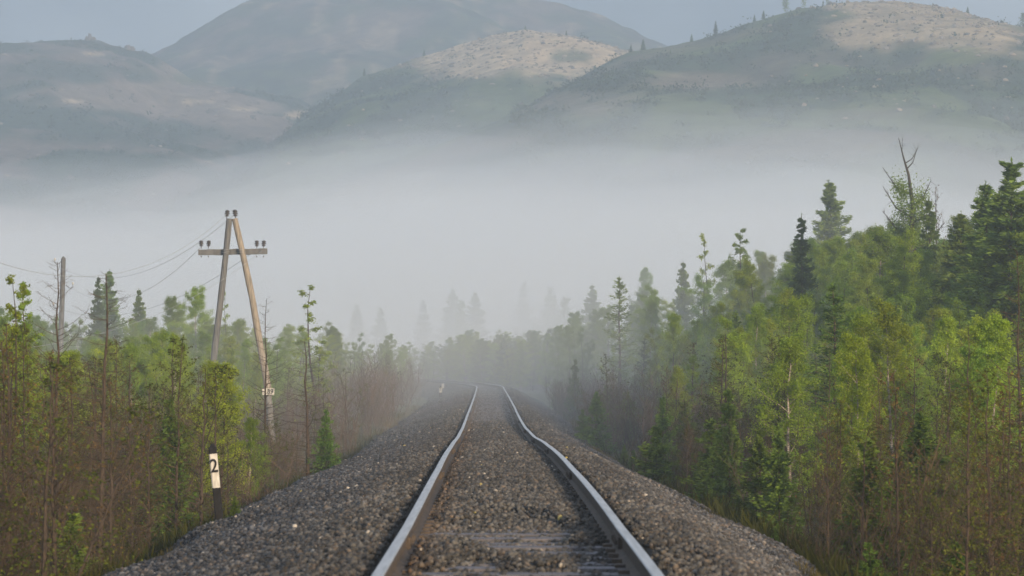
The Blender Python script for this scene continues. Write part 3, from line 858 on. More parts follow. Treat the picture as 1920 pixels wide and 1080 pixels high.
def outcrop(px, at, label, big):
    x = (px - 960) / F * 1050
    X, Y, Z, _, _, _ = at(np.array([x]), np.array([0.0]))
    r = np.random.default_rng(int(px))
    mb = MB()
    for (dx, w, h) in big:
        for k in range(3):
            z0 = h * k / 3.4
            ww = w * (1 - .18 * k)
            n = 9
            a = np.arange(n) * 2 * math.pi / n
            ra = ww * (.8 + .4 * r.random(n)); rb = ww * (.7 + .3 * r.random(n))
            top = h * (k + 1) / 3 + r.uniform(-.2, .2, n)
            v = np.concatenate([np.stack([dx + ra * np.cos(a), ra * np.sin(a), np.full(n, z0 - 1)], -1), np.stack([dx + rb * np.cos(a), rb * np.sin(a), top], -1)])
            mb.add(v, [(i, (i + 1) % n, n + (i + 1) % n, n + i) for i in range(n)] + [tuple(range(n, 2 * n))], 0, .1)
    tag(mb.build('rock_outcrop', M['rock'], None, loc=(float(X[0]), float(Y[0]), float(Z[0]))), label, 'rock')
outcrop(165, hill_left, 'small dark rock tower standing on the crest of the low rocky hill', [(-.9, .8, 1.4), (.3, .9, 2.3), (1.7, 1.2, 1.0)])
outcrop(238, hill_left, 'low rounded rock knob on the shoulder of the low rocky hill', [(0, 1.7, 1.6), (1.8, 1.2, 1.0)])
#>HILLS
#<PLANTS
# ------------------------------------------------------------------ plants: shapes, each shared by the plants of one kind
def trunk_pts(r, H, bend, n=9):
    t = np.linspace(0, 1, n)
    a, b_ = r.uniform(0, 6.28), r.uniform(0, 6.28)
    x = bend * H * (np.sin(t * 2.2 + a) - math.sin(a)) * .5 + r.normal(0, .004 * H, n) * t
    y = bend * H * (np.sin(t * 2.0 + b_) - math.sin(b_)) * .5 + r.normal(0, .004 * H, n) * t
    return np.stack([x, y, t * H], -1)

def make_birch(seed, H, nleaf, leaf, spread, crown0, stems=1, nbr=26, bark='birch_bark', leafm='birch_leaf', droop=0.0, r0=None, clump=.10):
    r = np.random.default_rng(seed)
    tk, cr = MB(), MB()
    ctr, tint = [], []
    for s_ in range(stems):
        h = H * (1 if s_ == 0 else r.uniform(.6, .9))
        tp = trunk_pts(r, h, .05 if stems == 1 else .10)
        if s_:
            a = r.uniform(0, 6.28)
            tp[:, 0] += np.linspace(0, 1, len(tp)) * h * .22 * math.cos(a); tp[:, 1] += np.linspace(0, 1, len(tp)) * h * .22 * math.sin(a)
        rr = (r0 or .0085 * H) * (1 if s_ == 0 else .7)
        tp[0, 2] -= .3
        tk.tube(tp, np.interp(np.linspace(0, 1, len(tp)), [0, .1, 1], [rr * 1.25, rr, rr * .12]), 6)
        nb = nbr // stems
        for i in range(nb):
            t = crown0 + (1 - crown0) * ((i + r.random()) / nb) ** .85
            p0 = np.array([np.interp(t * h, tp[:, 2], tp[:, k]) for k in range(3)])
            az = i * 2.4 + r.uniform(-.5, .5)
            el = math.radians(r.uniform(28, 62))
            shape = math.sin(math.pi * min(1, (1 - t) / (1 - crown0) * .62 + .09)) 
            L = spread * H * shape * r.uniform(.55, 1.15)
            d = np.array([math.cos(az) * math.cos(el), math.sin(az) * math.cos(el), math.sin(el)])
            q = np.linspace(0, 1, 5)[:, None]
            bp = p0 + d * L * q + np.array([0, 0, -droop * L]) * q ** 2 + r.normal(0, .02 * L, (5, 3)) * q
            tk.tube(bp, np.linspace(rr * .30 * (1 - t * .6), rr * .05, 5), 3, cap=False)
            tw = 4
            for j in range(tw):
                u = r.uniform(.3, 1)
                s0 = bp[0] + (bp[-1] - bp[0]) * u
                dd = d * .5 + r.normal(0, .55, 3); dd[2] += .15 - droop; dd /= np.linalg.norm(dd)
                l2 = L * r.uniform(.25, .5)
                tk.tube(np.array([s0, s0 + dd * l2 * .5, s0 + dd * l2 + np.array([0, 0, -droop * l2 * .5])]), [rr * .10, rr * .07, rr * .03], 3, cap=False)
                m = max(3, int(nleaf / (nb * stems * (tw + 1))))
                k = r.random((m, 1))
                c = s0 + dd * l2 * k + r.normal(0, clump * .5 * H * .1, (m, 3))
                ctr.append(c); tint.append(np.clip(r.normal(.5, .22) + r.normal(0, .16, m), 0, 1))
            m = max(3, int(nleaf / (nb * stems * (tw + 1))))
            k = r.uniform(.25, 1.05, (m, 1))
            c = bp[0] + (bp[-1] - bp[0]) * k + r.normal(0, clump * .6 * H * .1, (m, 3))
            ctr.append(c); tint.append(np.clip(r.normal(.5, .22) + r.normal(0, .16, m), 0, 1))
    ctr = np.concatenate(ctr); tint = np.concatenate(tint)
    leaf_quads(cr, ctr, leaf, r, tint, .2, .8)
    return tk.mesh('birch_trunk', M[bark]), cr.mesh('birch_crown', M[leafm])

def make_bare(seed, H, nbr, spread, needles=0, bark='brown_bark', twig='twig_brown', el=(5, 35), r0=None, needlem='dull_needle', bare0=.08, curve=.25):
    """a leafless or half-dead larch sapling: one straight stem and thin whorled side twigs"""
    r = np.random.default_rng(seed)
    tk, cr = MB(), MB()
    tp = trunk_pts(r, H, .02, 12)
    tp[0, 2] -= .4
    rr = r0 or .0075 * H + .004
    tk.tube(tp, np.interp(np.linspace(0, 1, 12), [0, .08, 1], [rr * 1.2, rr, rr * .15]), 7)
    ctr, tint = [], []
    for i in range(nbr):
        t = bare0 + (1 - bare0) * ((i + r.random()) / nbr)
        p0 = np.array([np.interp(t * H, tp[:, 2], tp[:, k]) for k in range(3)])
        az = r.uniform(0, 6.28)
        e = math.radians(r.uniform(*el))
        L = spread * H * (1 - t) ** .6 * r.uniform(.45, 1.15) + .08
        d = np.array([math.cos(az) * math.cos(e), math.sin(az) * math.cos(e), math.sin(e)])
        q = np.linspace(0, 1, 5)[:, None]
        bp = p0 + d * L * q + np.array([0, 0, curve * L]) * q ** 2 + r.normal(0, .025 * L, (5, 3)) * q
        tn = r.uniform(.25, .8)
        cr.tube(bp, np.linspace(rr * .28 * (1.1 - t) + .0018, .0016, 5), 3, tint=tn, cap=False)
        for j in range(int(3 + 5 * L)):
            u = r.uniform(.15, 1)
            s0 = np.array([np.interp(u, q[:, 0], bp[:, k]) for k in range(3)])
            dd = d * .7 + r.normal(0, .5, 3); dd /= np.linalg.norm(dd)
            l2 = L * r.uniform(.12, .4)
            cr.tube(np.array([s0, s0 + dd * l2]), [.0022, .0012], 3, tint=tn, cap=False)
            if needles:
                m = r.poisson(needles)
                if m:
                    ctr.append(s0 + dd * l2 * r.random((m, 1)) + r.normal(0, .02, (m, 3))); tint.append(r.random(m))
    trunk = tk.mesh('sapling_trunk', M[bark])
    if ctr:
        n0 = len(cr.f)
        leaf_quads(cr, np.concatenate(ctr), .026, r, np.concatenate(tint), .2, 1.0, None)
        for i in range(n0, len(cr.f)): cr.m[i] = 1
        return trunk, cr.mesh('sapling_twigs', [M[twig], M[needlem]])
    return trunk, cr.mesh('sapling_twigs', M[twig])

def make_shrub(seed, H, nst, twig='twig_red', leaves=0, leafm='olive_leaf', fan=.35):
    r = np.random.default_rng(seed)
    tk, cr = MB(), MB()
    ctr = []
    for i in range(nst):
        a = r.uniform(0, 6.28); k = r.random() ** .6 * fan
        h = H * r.uniform(.55, 1.0)
        b0 = np.array([r.normal(0, .12 * H), r.normal(0, .12 * H), -.25])
        q = np.linspace(0, 1, 5)[:, None]
        d = np.array([math.cos(a) * k, math.sin(a) * k, 1.0])
        sp = b0 + d * h * q + r.normal(0, .03 * H, (5, 3)) * q
        tn = r.uniform(.2, .9)
        tk.tube(sp, np.linspace(.008, .0022, 5), 3, tint=tn, cap=False)
        for j in range(int(6 * H + 4)):
            u = r.uniform(.25, 1)
            s0 = b0 + d * h * u
            dd = np.array([r.normal(0, .55), r.normal(0, .55), 1.0]); dd /= np.linalg.norm(dd)
            l2 = h * r.uniform(.10, .32)
            cr.tube(np.array([s0, s0 + dd * l2 * .6 + r.normal(0, .01, 3), s0 + dd * l2]), [.0032, .0024, .0014], 3, tint=tn, cap=False)
            if leaves:
                m = r.poisson(leaves)
                if m: ctr.append(s0 + dd * l2 * r.random((m, 1)) + r.normal(0, .03, (m, 3)))
    trunk = tk.mesh('shrub_stems', M[twig])
    if ctr:
        c = np.concatenate(ctr); n0 = len(cr.f)
        leaf_quads(cr, c, .024, r, r.random(len(c)), .2, .8)
        for i in range(n0, len(cr.f)): cr.m[i] = 1
        return trunk, cr.mesh('shrub_twigs', [M[twig], M[leafm]])
    return trunk, cr.mesh('shrub_twigs', M[twig])

def make_conifer(seed, H, width, nwh, per, leafm, needle=.09, droop=.25, up=0.0, base=.04, gap=0.0, bark='brown_bark', dens=1.0, power=.9, r0=None):
    r = np.random.default_rng(seed)
    tk, cr = MB(), MB()
    tp = trunk_pts(r, H, .012, 8); tp[0, 2] -= .4
    rr = r0 or .011 * H
    tk.tube(tp, np.linspace(rr, rr * .1, 8), 7)
    C, T, D = [], [], []
    for w in range(nwh):
        t = base + (1 - base) * (w + r.uniform(-.25, .25)) / nwh
        t = min(max(t, base), .985)
        if r.random() < gap: continue
        L0 = width * H * (1 - t) ** power + .006 * H
        bl = np.clip(r.normal(.5, .18), .05, .95)
        for k in range(per):
            az = k * 2 * math.pi / per + w * 1.1 + r.uniform(-.35, .35)
            L = L0 * (.35 + .85 * r.random() ** .7)
            e = math.radians(r.uniform(-8, 16)) + up * (.5 + .5 * t)
            d = np.array([math.cos(az) * math.cos(e), math.sin(az) * math.cos(e), math.sin(e)])
            tj = min(.985, max(base, t + r.normal(0, .9 / nwh)))
            p0 = np.array([np.interp(tj * H, tp[:, 2], tp[:, j]) for j in range(3)])
            q = np.linspace(0, 1, 5)[:, None]
            # sag then upturned tip
            bp = p0 + d * L * q + np.array([0, 0, -droop * L]) * np.sin(q * 2.4) * .9
            tk.tube(bp, np.linspace(rr * .22 * (1 - t) + .003, .002, 5), 3, cap=False)
            m = max(5, int(dens * 1.9 * (10 + 26 * L / max(.4, needle * 8))))
            u = r.random((m, 1)) ** .75
            side = np.array([-math.sin(az), math.cos(az), 0])
            wd = (1 - u) * L * .42 + .04 * L
            sgn = r.uniform(-1, 1, (m, 1))
            pos = p0 + d * L * (u + .08) + np.array([0, 0, -droop * L]) * np.sin((u) * 2.4) * .9 + side * wd * sgn + np.array([0, 0, 1.0]) * r.normal(0, .05 * L + .02, (m, 1))
            dr = d * 1.0 + side * np.sign(sgn) * .75 + np.array([0, 0, -.18])
            C.append(pos); D.append(dr); T.append(np.clip(bl + r.normal(0, .16, m) + .22 * (u[:, 0] - .6), 0, 1))
    # leader
    m = 12
    z = np.linspace(.93, 1.01, m)[:, None] * H
    C.append(np.concatenate([np.interp(z, tp[:, 2], tp[:, 0]), np.interp(z, tp[:, 2], tp[:, 1]), z], 1)); D.append(np.tile([0, 0, 1.0], (m, 1)) + r.normal(0, .4, (m, 3))); T.append(np.full(m, .6))
    leaf_quads(cr, np.concatenate(C), needle, r, np.concatenate(T), 0, 1.15, np.concatenate(D), .27)
    return tk.mesh('conifer_trunk', M[bark]), cr.mesh('conifer_crown', M[leafm])

def make_snag(seed, H):
    """old tree with a bare forked top and ragged clumps lower down"""
    r = np.random.default_rng(seed)
    tk, cr = MB(), MB()
    tp = np.array([(0, 0, -.4), (.03 * H, 0, .30 * H), (.02, 0, .62 * H), (.012 * H, 0, .76 * H), (-.002 * H, .01 * H, .87 * H), (-.022 * H, 0, .93 * H), (-.040 * H, 0, 1.0 * H)])
    tk.tube(tp, np.array([.016, .013, .010, .008, .005, .003, .001]) * H, 8)
    ctr, T = [], []
    arms = [(.89, (.040, .075), .003), (.91, (.050, .055), .0025), (.95, (-.005, .045), .0015), (.80, (-.105, .095), .004), (.72, (-.105, .11), .0045), (.76, (.065, .09), .004), (.70, (.075, .06), .004), (.66, (-.11, .08), .005),
            (.60, (.12, .10), .005), (.55, (-.13, .08), .005), (.48, (.14, .07), .006), (.40, (-.16, .06), .006), (.34, (.17, .04), .006)]
    for t, (dx, dz), rad in arms:
        p0 = np.array([np.interp(t * H, tp[:, 2], tp[:, k]) for k in range(3)])
        y = r.uniform(-.05, .05) * H
        e = p0 + np.array([dx * H, y, dz * H])
        bp = np.array([p0, p0 + np.array([dx * H * .55, y * .5, dz * H * .30]), e])
        tk.tube(bp, np.array([rad, rad * .6, rad * .2]) * H, 5, cap=False)
        for j in range(9):
            u = r.uniform(.3, 1); s0 = np.array([np.interp(u, [0, .5, 1], bp[:, k]) for k in range(3)])
            dd = np.array([dx * 5 + r.normal(0, .5), r.normal(0, .4), .6 + r.normal(0, .5)]); dd /= np.linalg.norm(dd)
            tk.tube(np.array([s0, s0 + dd * H * r.uniform(.012, .035)]), [rad * .18 * H, rad * .05 * H], 3, cap=False)
        if t < .86:
            for j in range(5):
                u = r.uniform(.12, .6); s0 = np.array([np.interp(u, [0, .5, 1], bp[:, k]) for k in range(3)])
                m = r.integers(60, 170)
                ctr.append(s0 + r.normal(0, 1, (m, 3)) * np.array([.014, .014, .024]) * H * r.uniform(.6, 1.2)); T.append(np.clip(r.normal(r.uniform(.2, .7), .2, m), 0, 1))
    for j in range(46):
        z = r.uniform(.2, .83) * H
        w = (.016 if z > .66 * H else .07) * H
        c = np.array([np.interp(z, tp[:, 2], tp[:, 0]) + r.normal(0, w), r.normal(0, w), z])
        m = r.integers(80, 220)
        ctr.append(c + r.normal(0, 1, (m, 3)) * np.array([.014, .014, .028]) * H); T.append(np.clip(r.normal(r.uniform(.2, .7), .2, m), 0, 1))
    leaf_quads(cr, np.concatenate(ctr), .048, r, np.concatenate(T), .2, .9)
    return tk.mesh('snag_trunk', M['grey_bark']), cr.mesh('snag_crown', M['larch_needle'])

PROTO = {}
PROTO['young_birch'] = [(make_birch(100 + i, 4.6, 24000, .023, .20, .10, 1 + (i % 3 == 2), 40, leafm='birch_leaf', bark='birch_bark' if i % 3 == 0 else 'brown_bark', clump=.22), 4.6) for i in range(6)]
PROTO['deep_birch'] = [(make_birch(120 + i, 5.2, 26000, .025, .23, .08, 1 + (i % 2), 40, leafm='birch_leaf_deep', droop=.2, bark='birch_bark' if i == 0 else 'brown_bark', clump=.22), 5.2) for i in range(4)]
PROTO['sparse_birch'] = [(make_birch(140 + i, 4.2, 1100, .032, .20, .22, 1 + (i % 2), 30, leafm='olive_leaf', droop=.15, bark='brown_bark'), 4.2) for i in range(4)]
PROTO['tall_birch'] = [(make_birch(160 + i, 10.0, 52000, .040, .22, .08, 1 + (i % 2), 60, leafm='birch_leaf' if i % 2 else 'birch_leaf_deep', droop=.35, clump=.2, bark='birch_bark' if i == 0 else 'brown_bark'), 10.0) for i in range(5)]
PROTO['pale_tall_birch'] = [(make_birch(180 + i, 9.0, 44000, .038, .23, .08, 1 + (i % 2), 54, leafm='birch_leaf', droop=.4, clump=.2, bark='brown_bark' if i == 1 else 'birch_bark'), 9.0) for i in range(3)]
PROTO['bare_sapling'] = [(make_bare(200 + i, 4.5, 95, .22, [0, 1, 0, 2, 1][i], el=[(5, 35), (15, 50), (-10, 20), (10, 40), (20, 55)][i]), 4.5) for i in range(5)]
PROTO['larch_sapling'] = [(make_bare(220 + i, 4.2, 90, .20, 4, el=(8, 40), needlem='olive_leaf'), 4.2) for i in range(3)]
PROTO['bare_shrub'] = [(make_shrub(240 + i, 2.2, 26, 'twig_red', [0, 1, 0, 0][i]), 2.2) for i in range(4)]
PROTO['brown_shrub'] = [(make_shrub(250 + i, 1.9, 24, 'twig_brown', [1, 2, 0][i], 'olive_leaf', .5), 1.9) for i in range(3)]
PROTO['leafy_shrub'] = [(make_shrub(260 + i, 2.0, 18, 'twig_brown', 6, ['olive_leaf', 'olive_leaf', 'birch_leaf_deep'][i], .5), 2.0) for i in range(3)]
PROTO['young_spruce'] = [(make_conifer(300 + i, 2.0, .30, 17, 7, 'young_needle', .045, .10, .22, .02, 0, power=.85), 2.0) for i in range(3)]
PROTO['dark_spruce'] = [(make_conifer(320 + i, 9.0, .17, 50, 6, 'spruce_needle', .09, .36, .0, .06, .06, power=.8, dens=1.3), 9.0) for i in range(3)]
PROTO['spruce'] = [(make_conifer(340 + i, 8.0, .21, 50, 6, 'larch_needle', .085, .10, .32, .04, .05, power=.8, dens=1.4), 8.0) for i in range(3)]
PROTO['thin_larch'] = [(make_conifer(360 + i, 5.0, .17, 30, 5, ['larch_needle', 'young_needle'][i % 2], .05, .05, .40, .06, .10, dens=.55, power=.75), 5.0) for i in range(3)]
PROTO['airy_birch'] = [(make_birch(190 + i, 6.0, 5200, .036, .15, .10, 1 + i % 2, 40, leafm=['birch_leaf_deep', 'birch_leaf'][i % 2], droop=.5, bark='brown_bark', clump=.10), 6.0) for i in range(3)]
PROTO['snag'] = [(make_snag(1, 11.0), 11.0)]

KINDS = {   # object name, category, look
    'young_birch': ('young_birch', 'birch', ['leafy yellow-green birch', 'slim young birch in fresh pale leaf', 'bushy young birch with light green leaves']),
    'deep_birch': ('bushy_birch', 'birch', ['bushy mid-green birch', 'dense green birch with drooping twigs']),
    'sparse_birch': ('sparse_birch', 'birch', ['thin-leaved olive birch', 'wispy birch with few olive leaves']),
    'tall_birch': ('tall_birch', 'birch', ['tall dark-green birch', 'big full-crowned birch']),
    'pale_tall_birch': ('pale_birch', 'birch', ['tall pale-green birch', 'high light-leaved birch']),
    'airy_birch': ('airy_birch', 'birch', ['airy birch']),
    'bare_sapling': ('bare_sapling', 'sapling', ['bare brown larch sapling', 'leafless straight sapling with short side twigs', 'dead-looking brown sapling']),
    'larch_sapling': ('larch_sapling', 'sapling', ['thin half-bare larch sapling', 'half-bare larch sapling with ochre tufts']),
    'bare_shrub': ('willow_shrub', 'shrub', ['leafless reddish shrub', 'thicket of bare red-brown stems']),
    'brown_shrub': ('brown_shrub', 'shrub', ['low brown twiggy shrub', 'tangled brown shrub with few olive leaves']),
    'leafy_shrub': ('leafy_shrub', 'shrub', ['low leafy shrub', 'small leafy thicket shrub']),
    'young_spruce': ('young_spruce', 'spruce', ['bright green young spruce', 'small bushy fresh-green spruce']),
    'dark_spruce': ('dark_spruce', 'spruce', ['narrow dark spruce', 'dark pointed spruce']),
    'spruce': ('spruce_tree', 'spruce', ['broad green spruce', 'full green spruce tree']),
    'thin_larch': ('young_larch', 'larch', ['feathery young larch', 'narrow green larch with soft needles']),
    'snag': ('old_larch', 'larch', ['old larch with a bare forked top']),
}
CROWN_NAME = {'bare_sapling': 'branches', 'larch_sapling': 'branches', 'bare_shrub': 'twigs', 'brown_shrub': 'twigs', 'leafy_shrub': 'foliage'}
STEM_NAME = {'bare_shrub': 'stems', 'brown_shrub': 'stems', 'leafy_shrub': 'stems'}
PLACED = []       # what stands where, so that every label can say which one

def plant(kind, x, y, H, variant=None, wide=1.0, rz=None, z=None, label=None, lean=0.0, group=None):
    vs = PROTO[kind]
    i = random.randrange(len(vs)) if variant is None else variant % len(vs)
    (tk, cr), h0 = vs[i]
    s = H / h0
    root = empty(KINDS[kind][0], (x, y, float(ground_z(x, y)) if z is None else z), random.uniform(0, 6.28) if rz is None else rz)
    root.scale = (s * wide, s * wide, s)
    if lean: root.rotation_euler[1] = lean
    t = link(bpy.data.objects.new(STEM_NAME.get(kind, 'trunk'), tk), root)
    c = link(bpy.data.objects.new(CROWN_NAME.get(kind, 'crown'), cr), root)
    PLACED.append([root, kind, x, y, H, label, group, i])
    return root

def plant_px(kind, px, ytop, d, **k):
    """a plant seen at column px with its top at row ytop, d metres away"""
    p = P(px, ytop, d)
    gz = float(surf_z(p.x, d))
    return plant(kind, p.x, d, p.z - gz, z=gz, **k)

# ---- plants one can tell apart in the photograph
plant_px('bare_sapling', 186, 515, 33, variant=2, wide=1.25, label='tallest bare sapling of the near bank, its straight stem rising past the round pole')
plant_px('bare_sapling', 108, 492, 36, variant=0, wide=1.0, label='tall bare sapling standing just in front of the round pole')
plant_px('bare_sapling', 498, 560, 62, variant=2, wide=.85, label='bare brown sapling crossing the tan leg and number board of the telegraph pole')
plant_px('bare_sapling', 578, 640, 60, variant=2, wide=1.7, label='dark bare sapling with level whorled twigs, first right of the number board')
plant_px('bare_sapling', 2, 640, 29, variant=4, label='bare dark sapling cut by the edge of the picture beside the wires')
plant_px('airy_birch', 50, 535, 44, variant=2, wide=.9, label='thin birch with drooping leafy top left of the round pole')
plant_px('airy_birch', 6, 528, 40, variant=1, label='thin birch with dark trunk at the outer edge of the near bank')
plant_px('airy_birch', 603, 543, 100, variant=1, wide=1.5, label='leafy birch with a ragged top standing above the thicket right of the tan pole leg')
plant_px('dark_spruce', 182, 518, 140, variant=0, wide=.8, label='dark stepped spruce right of the round pole, left one of a pair')
plant_px('spruce', 206, 508, 146, variant=0, wide=1.0, label='green spruce right of the round pole, taller one of a pair')
plant_px('spruce', 260, 543, 140, variant=1, wide=.8, label='small pointed spruce between the spruce pair and the A-frame pole')
plant_px('pale_tall_birch', 370, 545, 125, variant=0, wide=1.0, label='rounded pale birch just left of the grey pole leg')
plant_px('airy_birch', 440, 553, 135, variant=1, wide=.9, label='thin-topped birch seen between the two legs of the A-frame pole')
plant_px('tall_birch', 330, 562, 132, variant=2, wide=1.0, label='rounded birch behind the wires left of the A-frame pole')
plant_px('young_spruce', 318, 745, 44, variant=0, wide=.8, label='yellow-green young spruce left of the marker post with the numeral')
plant_px('young_spruce', 440, 930, 33, variant=1, wide=1.2, label='small young spruce at the gravel foot beside the marker post with the numeral')
plant_px('young_spruce', 612, 770, 60, variant=2, wide=.9, label='young spruce hidden among brown twigs right of the number board')
# right bank
plant_px('snag', 1705, 258, 112, variant=0, rz=0.0, wide=.95, label='old larch with a bare forked top towering over the right-hand wood')
plant_px('spruce', 1552, 342, 188, variant=0, wide=1.25, label='broad faded spruce rising out of the fog left of the bare-topped larch')
plant_px('dark_spruce', 1502, 405, 118, variant=1, wide=.85, label='narrow dark spruce with stepped boughs below the faded broad spruce')
plant_px('dark_spruce', 1738, 372, 110, variant=2, wide=.9, label='dark spruce touching the bare-topped larch on its right')
plant_px('bare_sapling', 1752, 352, 114, variant=1, wide=.6, label='dead grey tree top between the bare-topped larch and the great spruce')
plant_px('spruce', 1893, 305, 88, variant=2, wide=1.35, label='great dense green spruce at the outer edge of the right-hand wood')
plant_px('spruce', 1850, 345, 92, variant=1, wide=1.2, label='green spruce standing shoulder to shoulder with the great spruce')
plant_px('spruce', 1800, 400, 96, variant=0, wide=1.2, label='green spruce filling the gap below the great spruce')
plant_px('thin_larch', 1162, 520, 140, variant=0, wide=1.25, label='pointed feathery larch standing free at the left end of the right-hand wood')
plant_px('airy_birch', 1385, 432, 158, variant=2, wide=1.1, label='tall pale birch with a loose top above the fog-edge birches')
plant_px('airy_birch', 1347, 446, 160, variant=1, wide=.9, label='airy birch leaning on the tall pale birch')
plant_px('spruce', 1282, 492, 185, variant=1, wide=.9, label='greyish spruce top left of the tall pale birch')
plant_px('thin_larch', 1562, 535, 62, variant=1, wide=1.35, label='bright green pointed larch in the middle of the right bank')
plant_px('young_birch', 1680, 578, 56, variant=0, wide=1.15, label='bright yellow-green birch with a rounded top, brightest on the right bank')
plant_px('young_birch', 1640, 600, 58, variant=1, label='bright birch joined to the brightest birch of the right bank')
plant_px('young_birch', 1850, 610, 50, variant=3, wide=1.1, label='bright leafy birch near the outer edge of the right bank')
plant_px('bare_sapling', 1685, 700, 31, variant=3, wide=.9, label='dark-stemmed sapling with long low twigs nearest to the gravel on the right')
plant_px('bare_sapling', 1815, 610, 33, variant=0, wide=.8, label='tall thin reddish-stemmed sapling right of the low-twigged sapling')
plant_px('bare_sapling', 1912, 470, 36, variant=2, wide=.7, label='tallest bare stem of the right bank, cut by the picture edge')
plant_px('bare_sapling', 1652, 690, 42, variant=4, wide=.8, label='grey bare sapling behind the low-twigged sapling')
plant_px('bare_sapling', 1555, 650, 50, variant=0, wide=.7, label='pale grey dead stem below the bright pointed larch')
plant_px('bare_sapling', 1593, 655, 52, variant=2, wide=.7, label='second pale dead stem beside the bright pointed larch')
plant_px('bare_sapling', 1248, 690, 72, variant=3, wide=.8, label='reddish dead stem with a broken top at the gravel edge')
plant_px('larch_sapling', 1140, 665, 96, variant=0, wide=1.1, label='slim larch with a leafy umbrella top above the young spruce')
plant_px('larch_sapling', 1322, 745, 62, variant=1, wide=1.5, label='larch sapling with long pale arched twigs')
plant_px('young_spruce', 1117, 735, 86, variant=0, wide=1.15, label='bright green young spruce standing alone on the gravel edge beyond the rail bend')
plant_px('young_spruce', 1093, 768, 89, variant=1, wide=1.1, label='small young spruce leaning against the lone spruce on the gravel edge')
plant_px('young_spruce', 1078, 676, 128, variant=2, wide=.7, label='dark slim young spruce behind the lone spruce on the gravel edge')
plant_px('young_spruce', 1242, 745, 68, variant=1, wide=.8, label='narrow young spruce behind the reddish dead stem')
plant_px('young_spruce', 1368, 735, 50, variant=2, wide=.78, label='tallest young spruce of the right gravel edge')
plant_px('young_spruce', 1425, 805, 45, variant=0, wide=.95, label='very bright young spruce, left one of three by the gravel')
plant_px('young_spruce', 1462, 800, 44, variant=1, wide=.9, label='very bright young spruce, right one of three by the gravel')
plant_px('young_spruce', 1300, 850, 58, variant=1, wide=1.1, label='low young spruce at the gravel foot below the arched larch')
plant_px('young_spruce', 1630, 1020, 29, variant=2, wide=1.4, label='low spruce bush at the bottom edge of the right bank')

# ---- the rest of the wood, filled in by zones
HEROES = [(p[2], p[3]) for p in PLACED]
rz_ = random.Random(42)
LEFT_TOP = ([-80, 0, 60, 120, 200, 260, 330, 400, 460, 520, 600, 640, 700, 750, 800, 840, 900], [545, 560, 575, 580, 590, 590, 580, 575, 590, 600, 598, 606, 614, 618, 640, 655, 655])
RIGHT_TOP = ([900, 1000, 1040, 1080, 1130, 1180, 1240, 1300, 1350, 1420, 1480, 1540, 1600, 1680, 1760, 1820, 1880, 2000], [640, 625, 600, 585, 560, 545, 530, 505, 480, 465, 450, 430, 420, 410, 410, 400, 350, 330])
taken = list(HEROES)
def room(x, y, r):
    return all((x - a) ** 2 + ((y - b_) * .6) ** 2 > r * r for a, b_ in taken)

def fill(side, d0, d1, n, kinds, hfun, near=0.0, off0=0.4, off1=99.0, sep=.7, bias=1.0):
    c = 0; tries = 0
    edge0 = 4.0 if side < 0 else 3.25
    while c < n and tries < n * 40:
        tries += 1
        y = d0 + (d1 - d0) * rz_.random() ** bias
        xe = float(track_x(y)) + side * (edge0 + off0)
        xl = side * (.185 * y + 1.0)
        lim = float(track_x(y)) + side * (edge0 + off1)
        if side > 0: xl = min(xl, lim)
        else: xl = max(xl, lim)
        if (xl - xe) * side <= 0: continue
        x = xe + (xl - xe) * rz_.random()
        if not room(x, y, sep): continue
        k = rz_.choices(list(kinds), list(kinds.values()))[0]
        H = hfun(k, x, y)
        # nothing here may stand before the posts and poles that the photograph shows free
        px = px_of(x, y)
        for (a, b_, dd, yt) in ((378, 440, 35, 1010), (384, 524, 89.5, 690), (484, 526, 89.5, 790), (96, 136, 127, 670), (812, 846, 187, 762), (1080, 1150, 86, 835), (1345, 1392, 50, 950), (1402, 1490, 44, 985), (1232, 1258, 68, 800)):
            m = (46 if y > 45 else 20) * 60 / y
            if a - m < px < b_ + m and y < dd:
                H = min(H, P(px, yt, y).z - float(ground_z(x, y)))
        if H < (.5 if y < 100 else .8): continue
        taken.append((x, y))
        plant(k, x, y, H, wide=rz_.uniform(.9, 1.4), lean=rz_.gauss(0, .03))
        c += 1
    return c

def capped(lo, hi, tops, share=(.72, 1.0)):
    """a natural height, but no higher than the wood's own top line there"""
    def f(k, x, y):
        H = rz_.uniform(lo, hi)
        if 'shrub' in k: H = rz_.uniform(1.1, 2.3) if y < 60 else rz_.uniform(1.5, 3.1)
        elif k == 'young_spruce': H = rz_.uniform(.8, 2.2)
        px = px_of(x, y)
        ty = np.interp(px, *tops)
        top = P(px, ty + rz_.uniform(0, 12), y).z - float(ground_z(x, y))
        return min(H, top * rz_.uniform(*share))
    return f

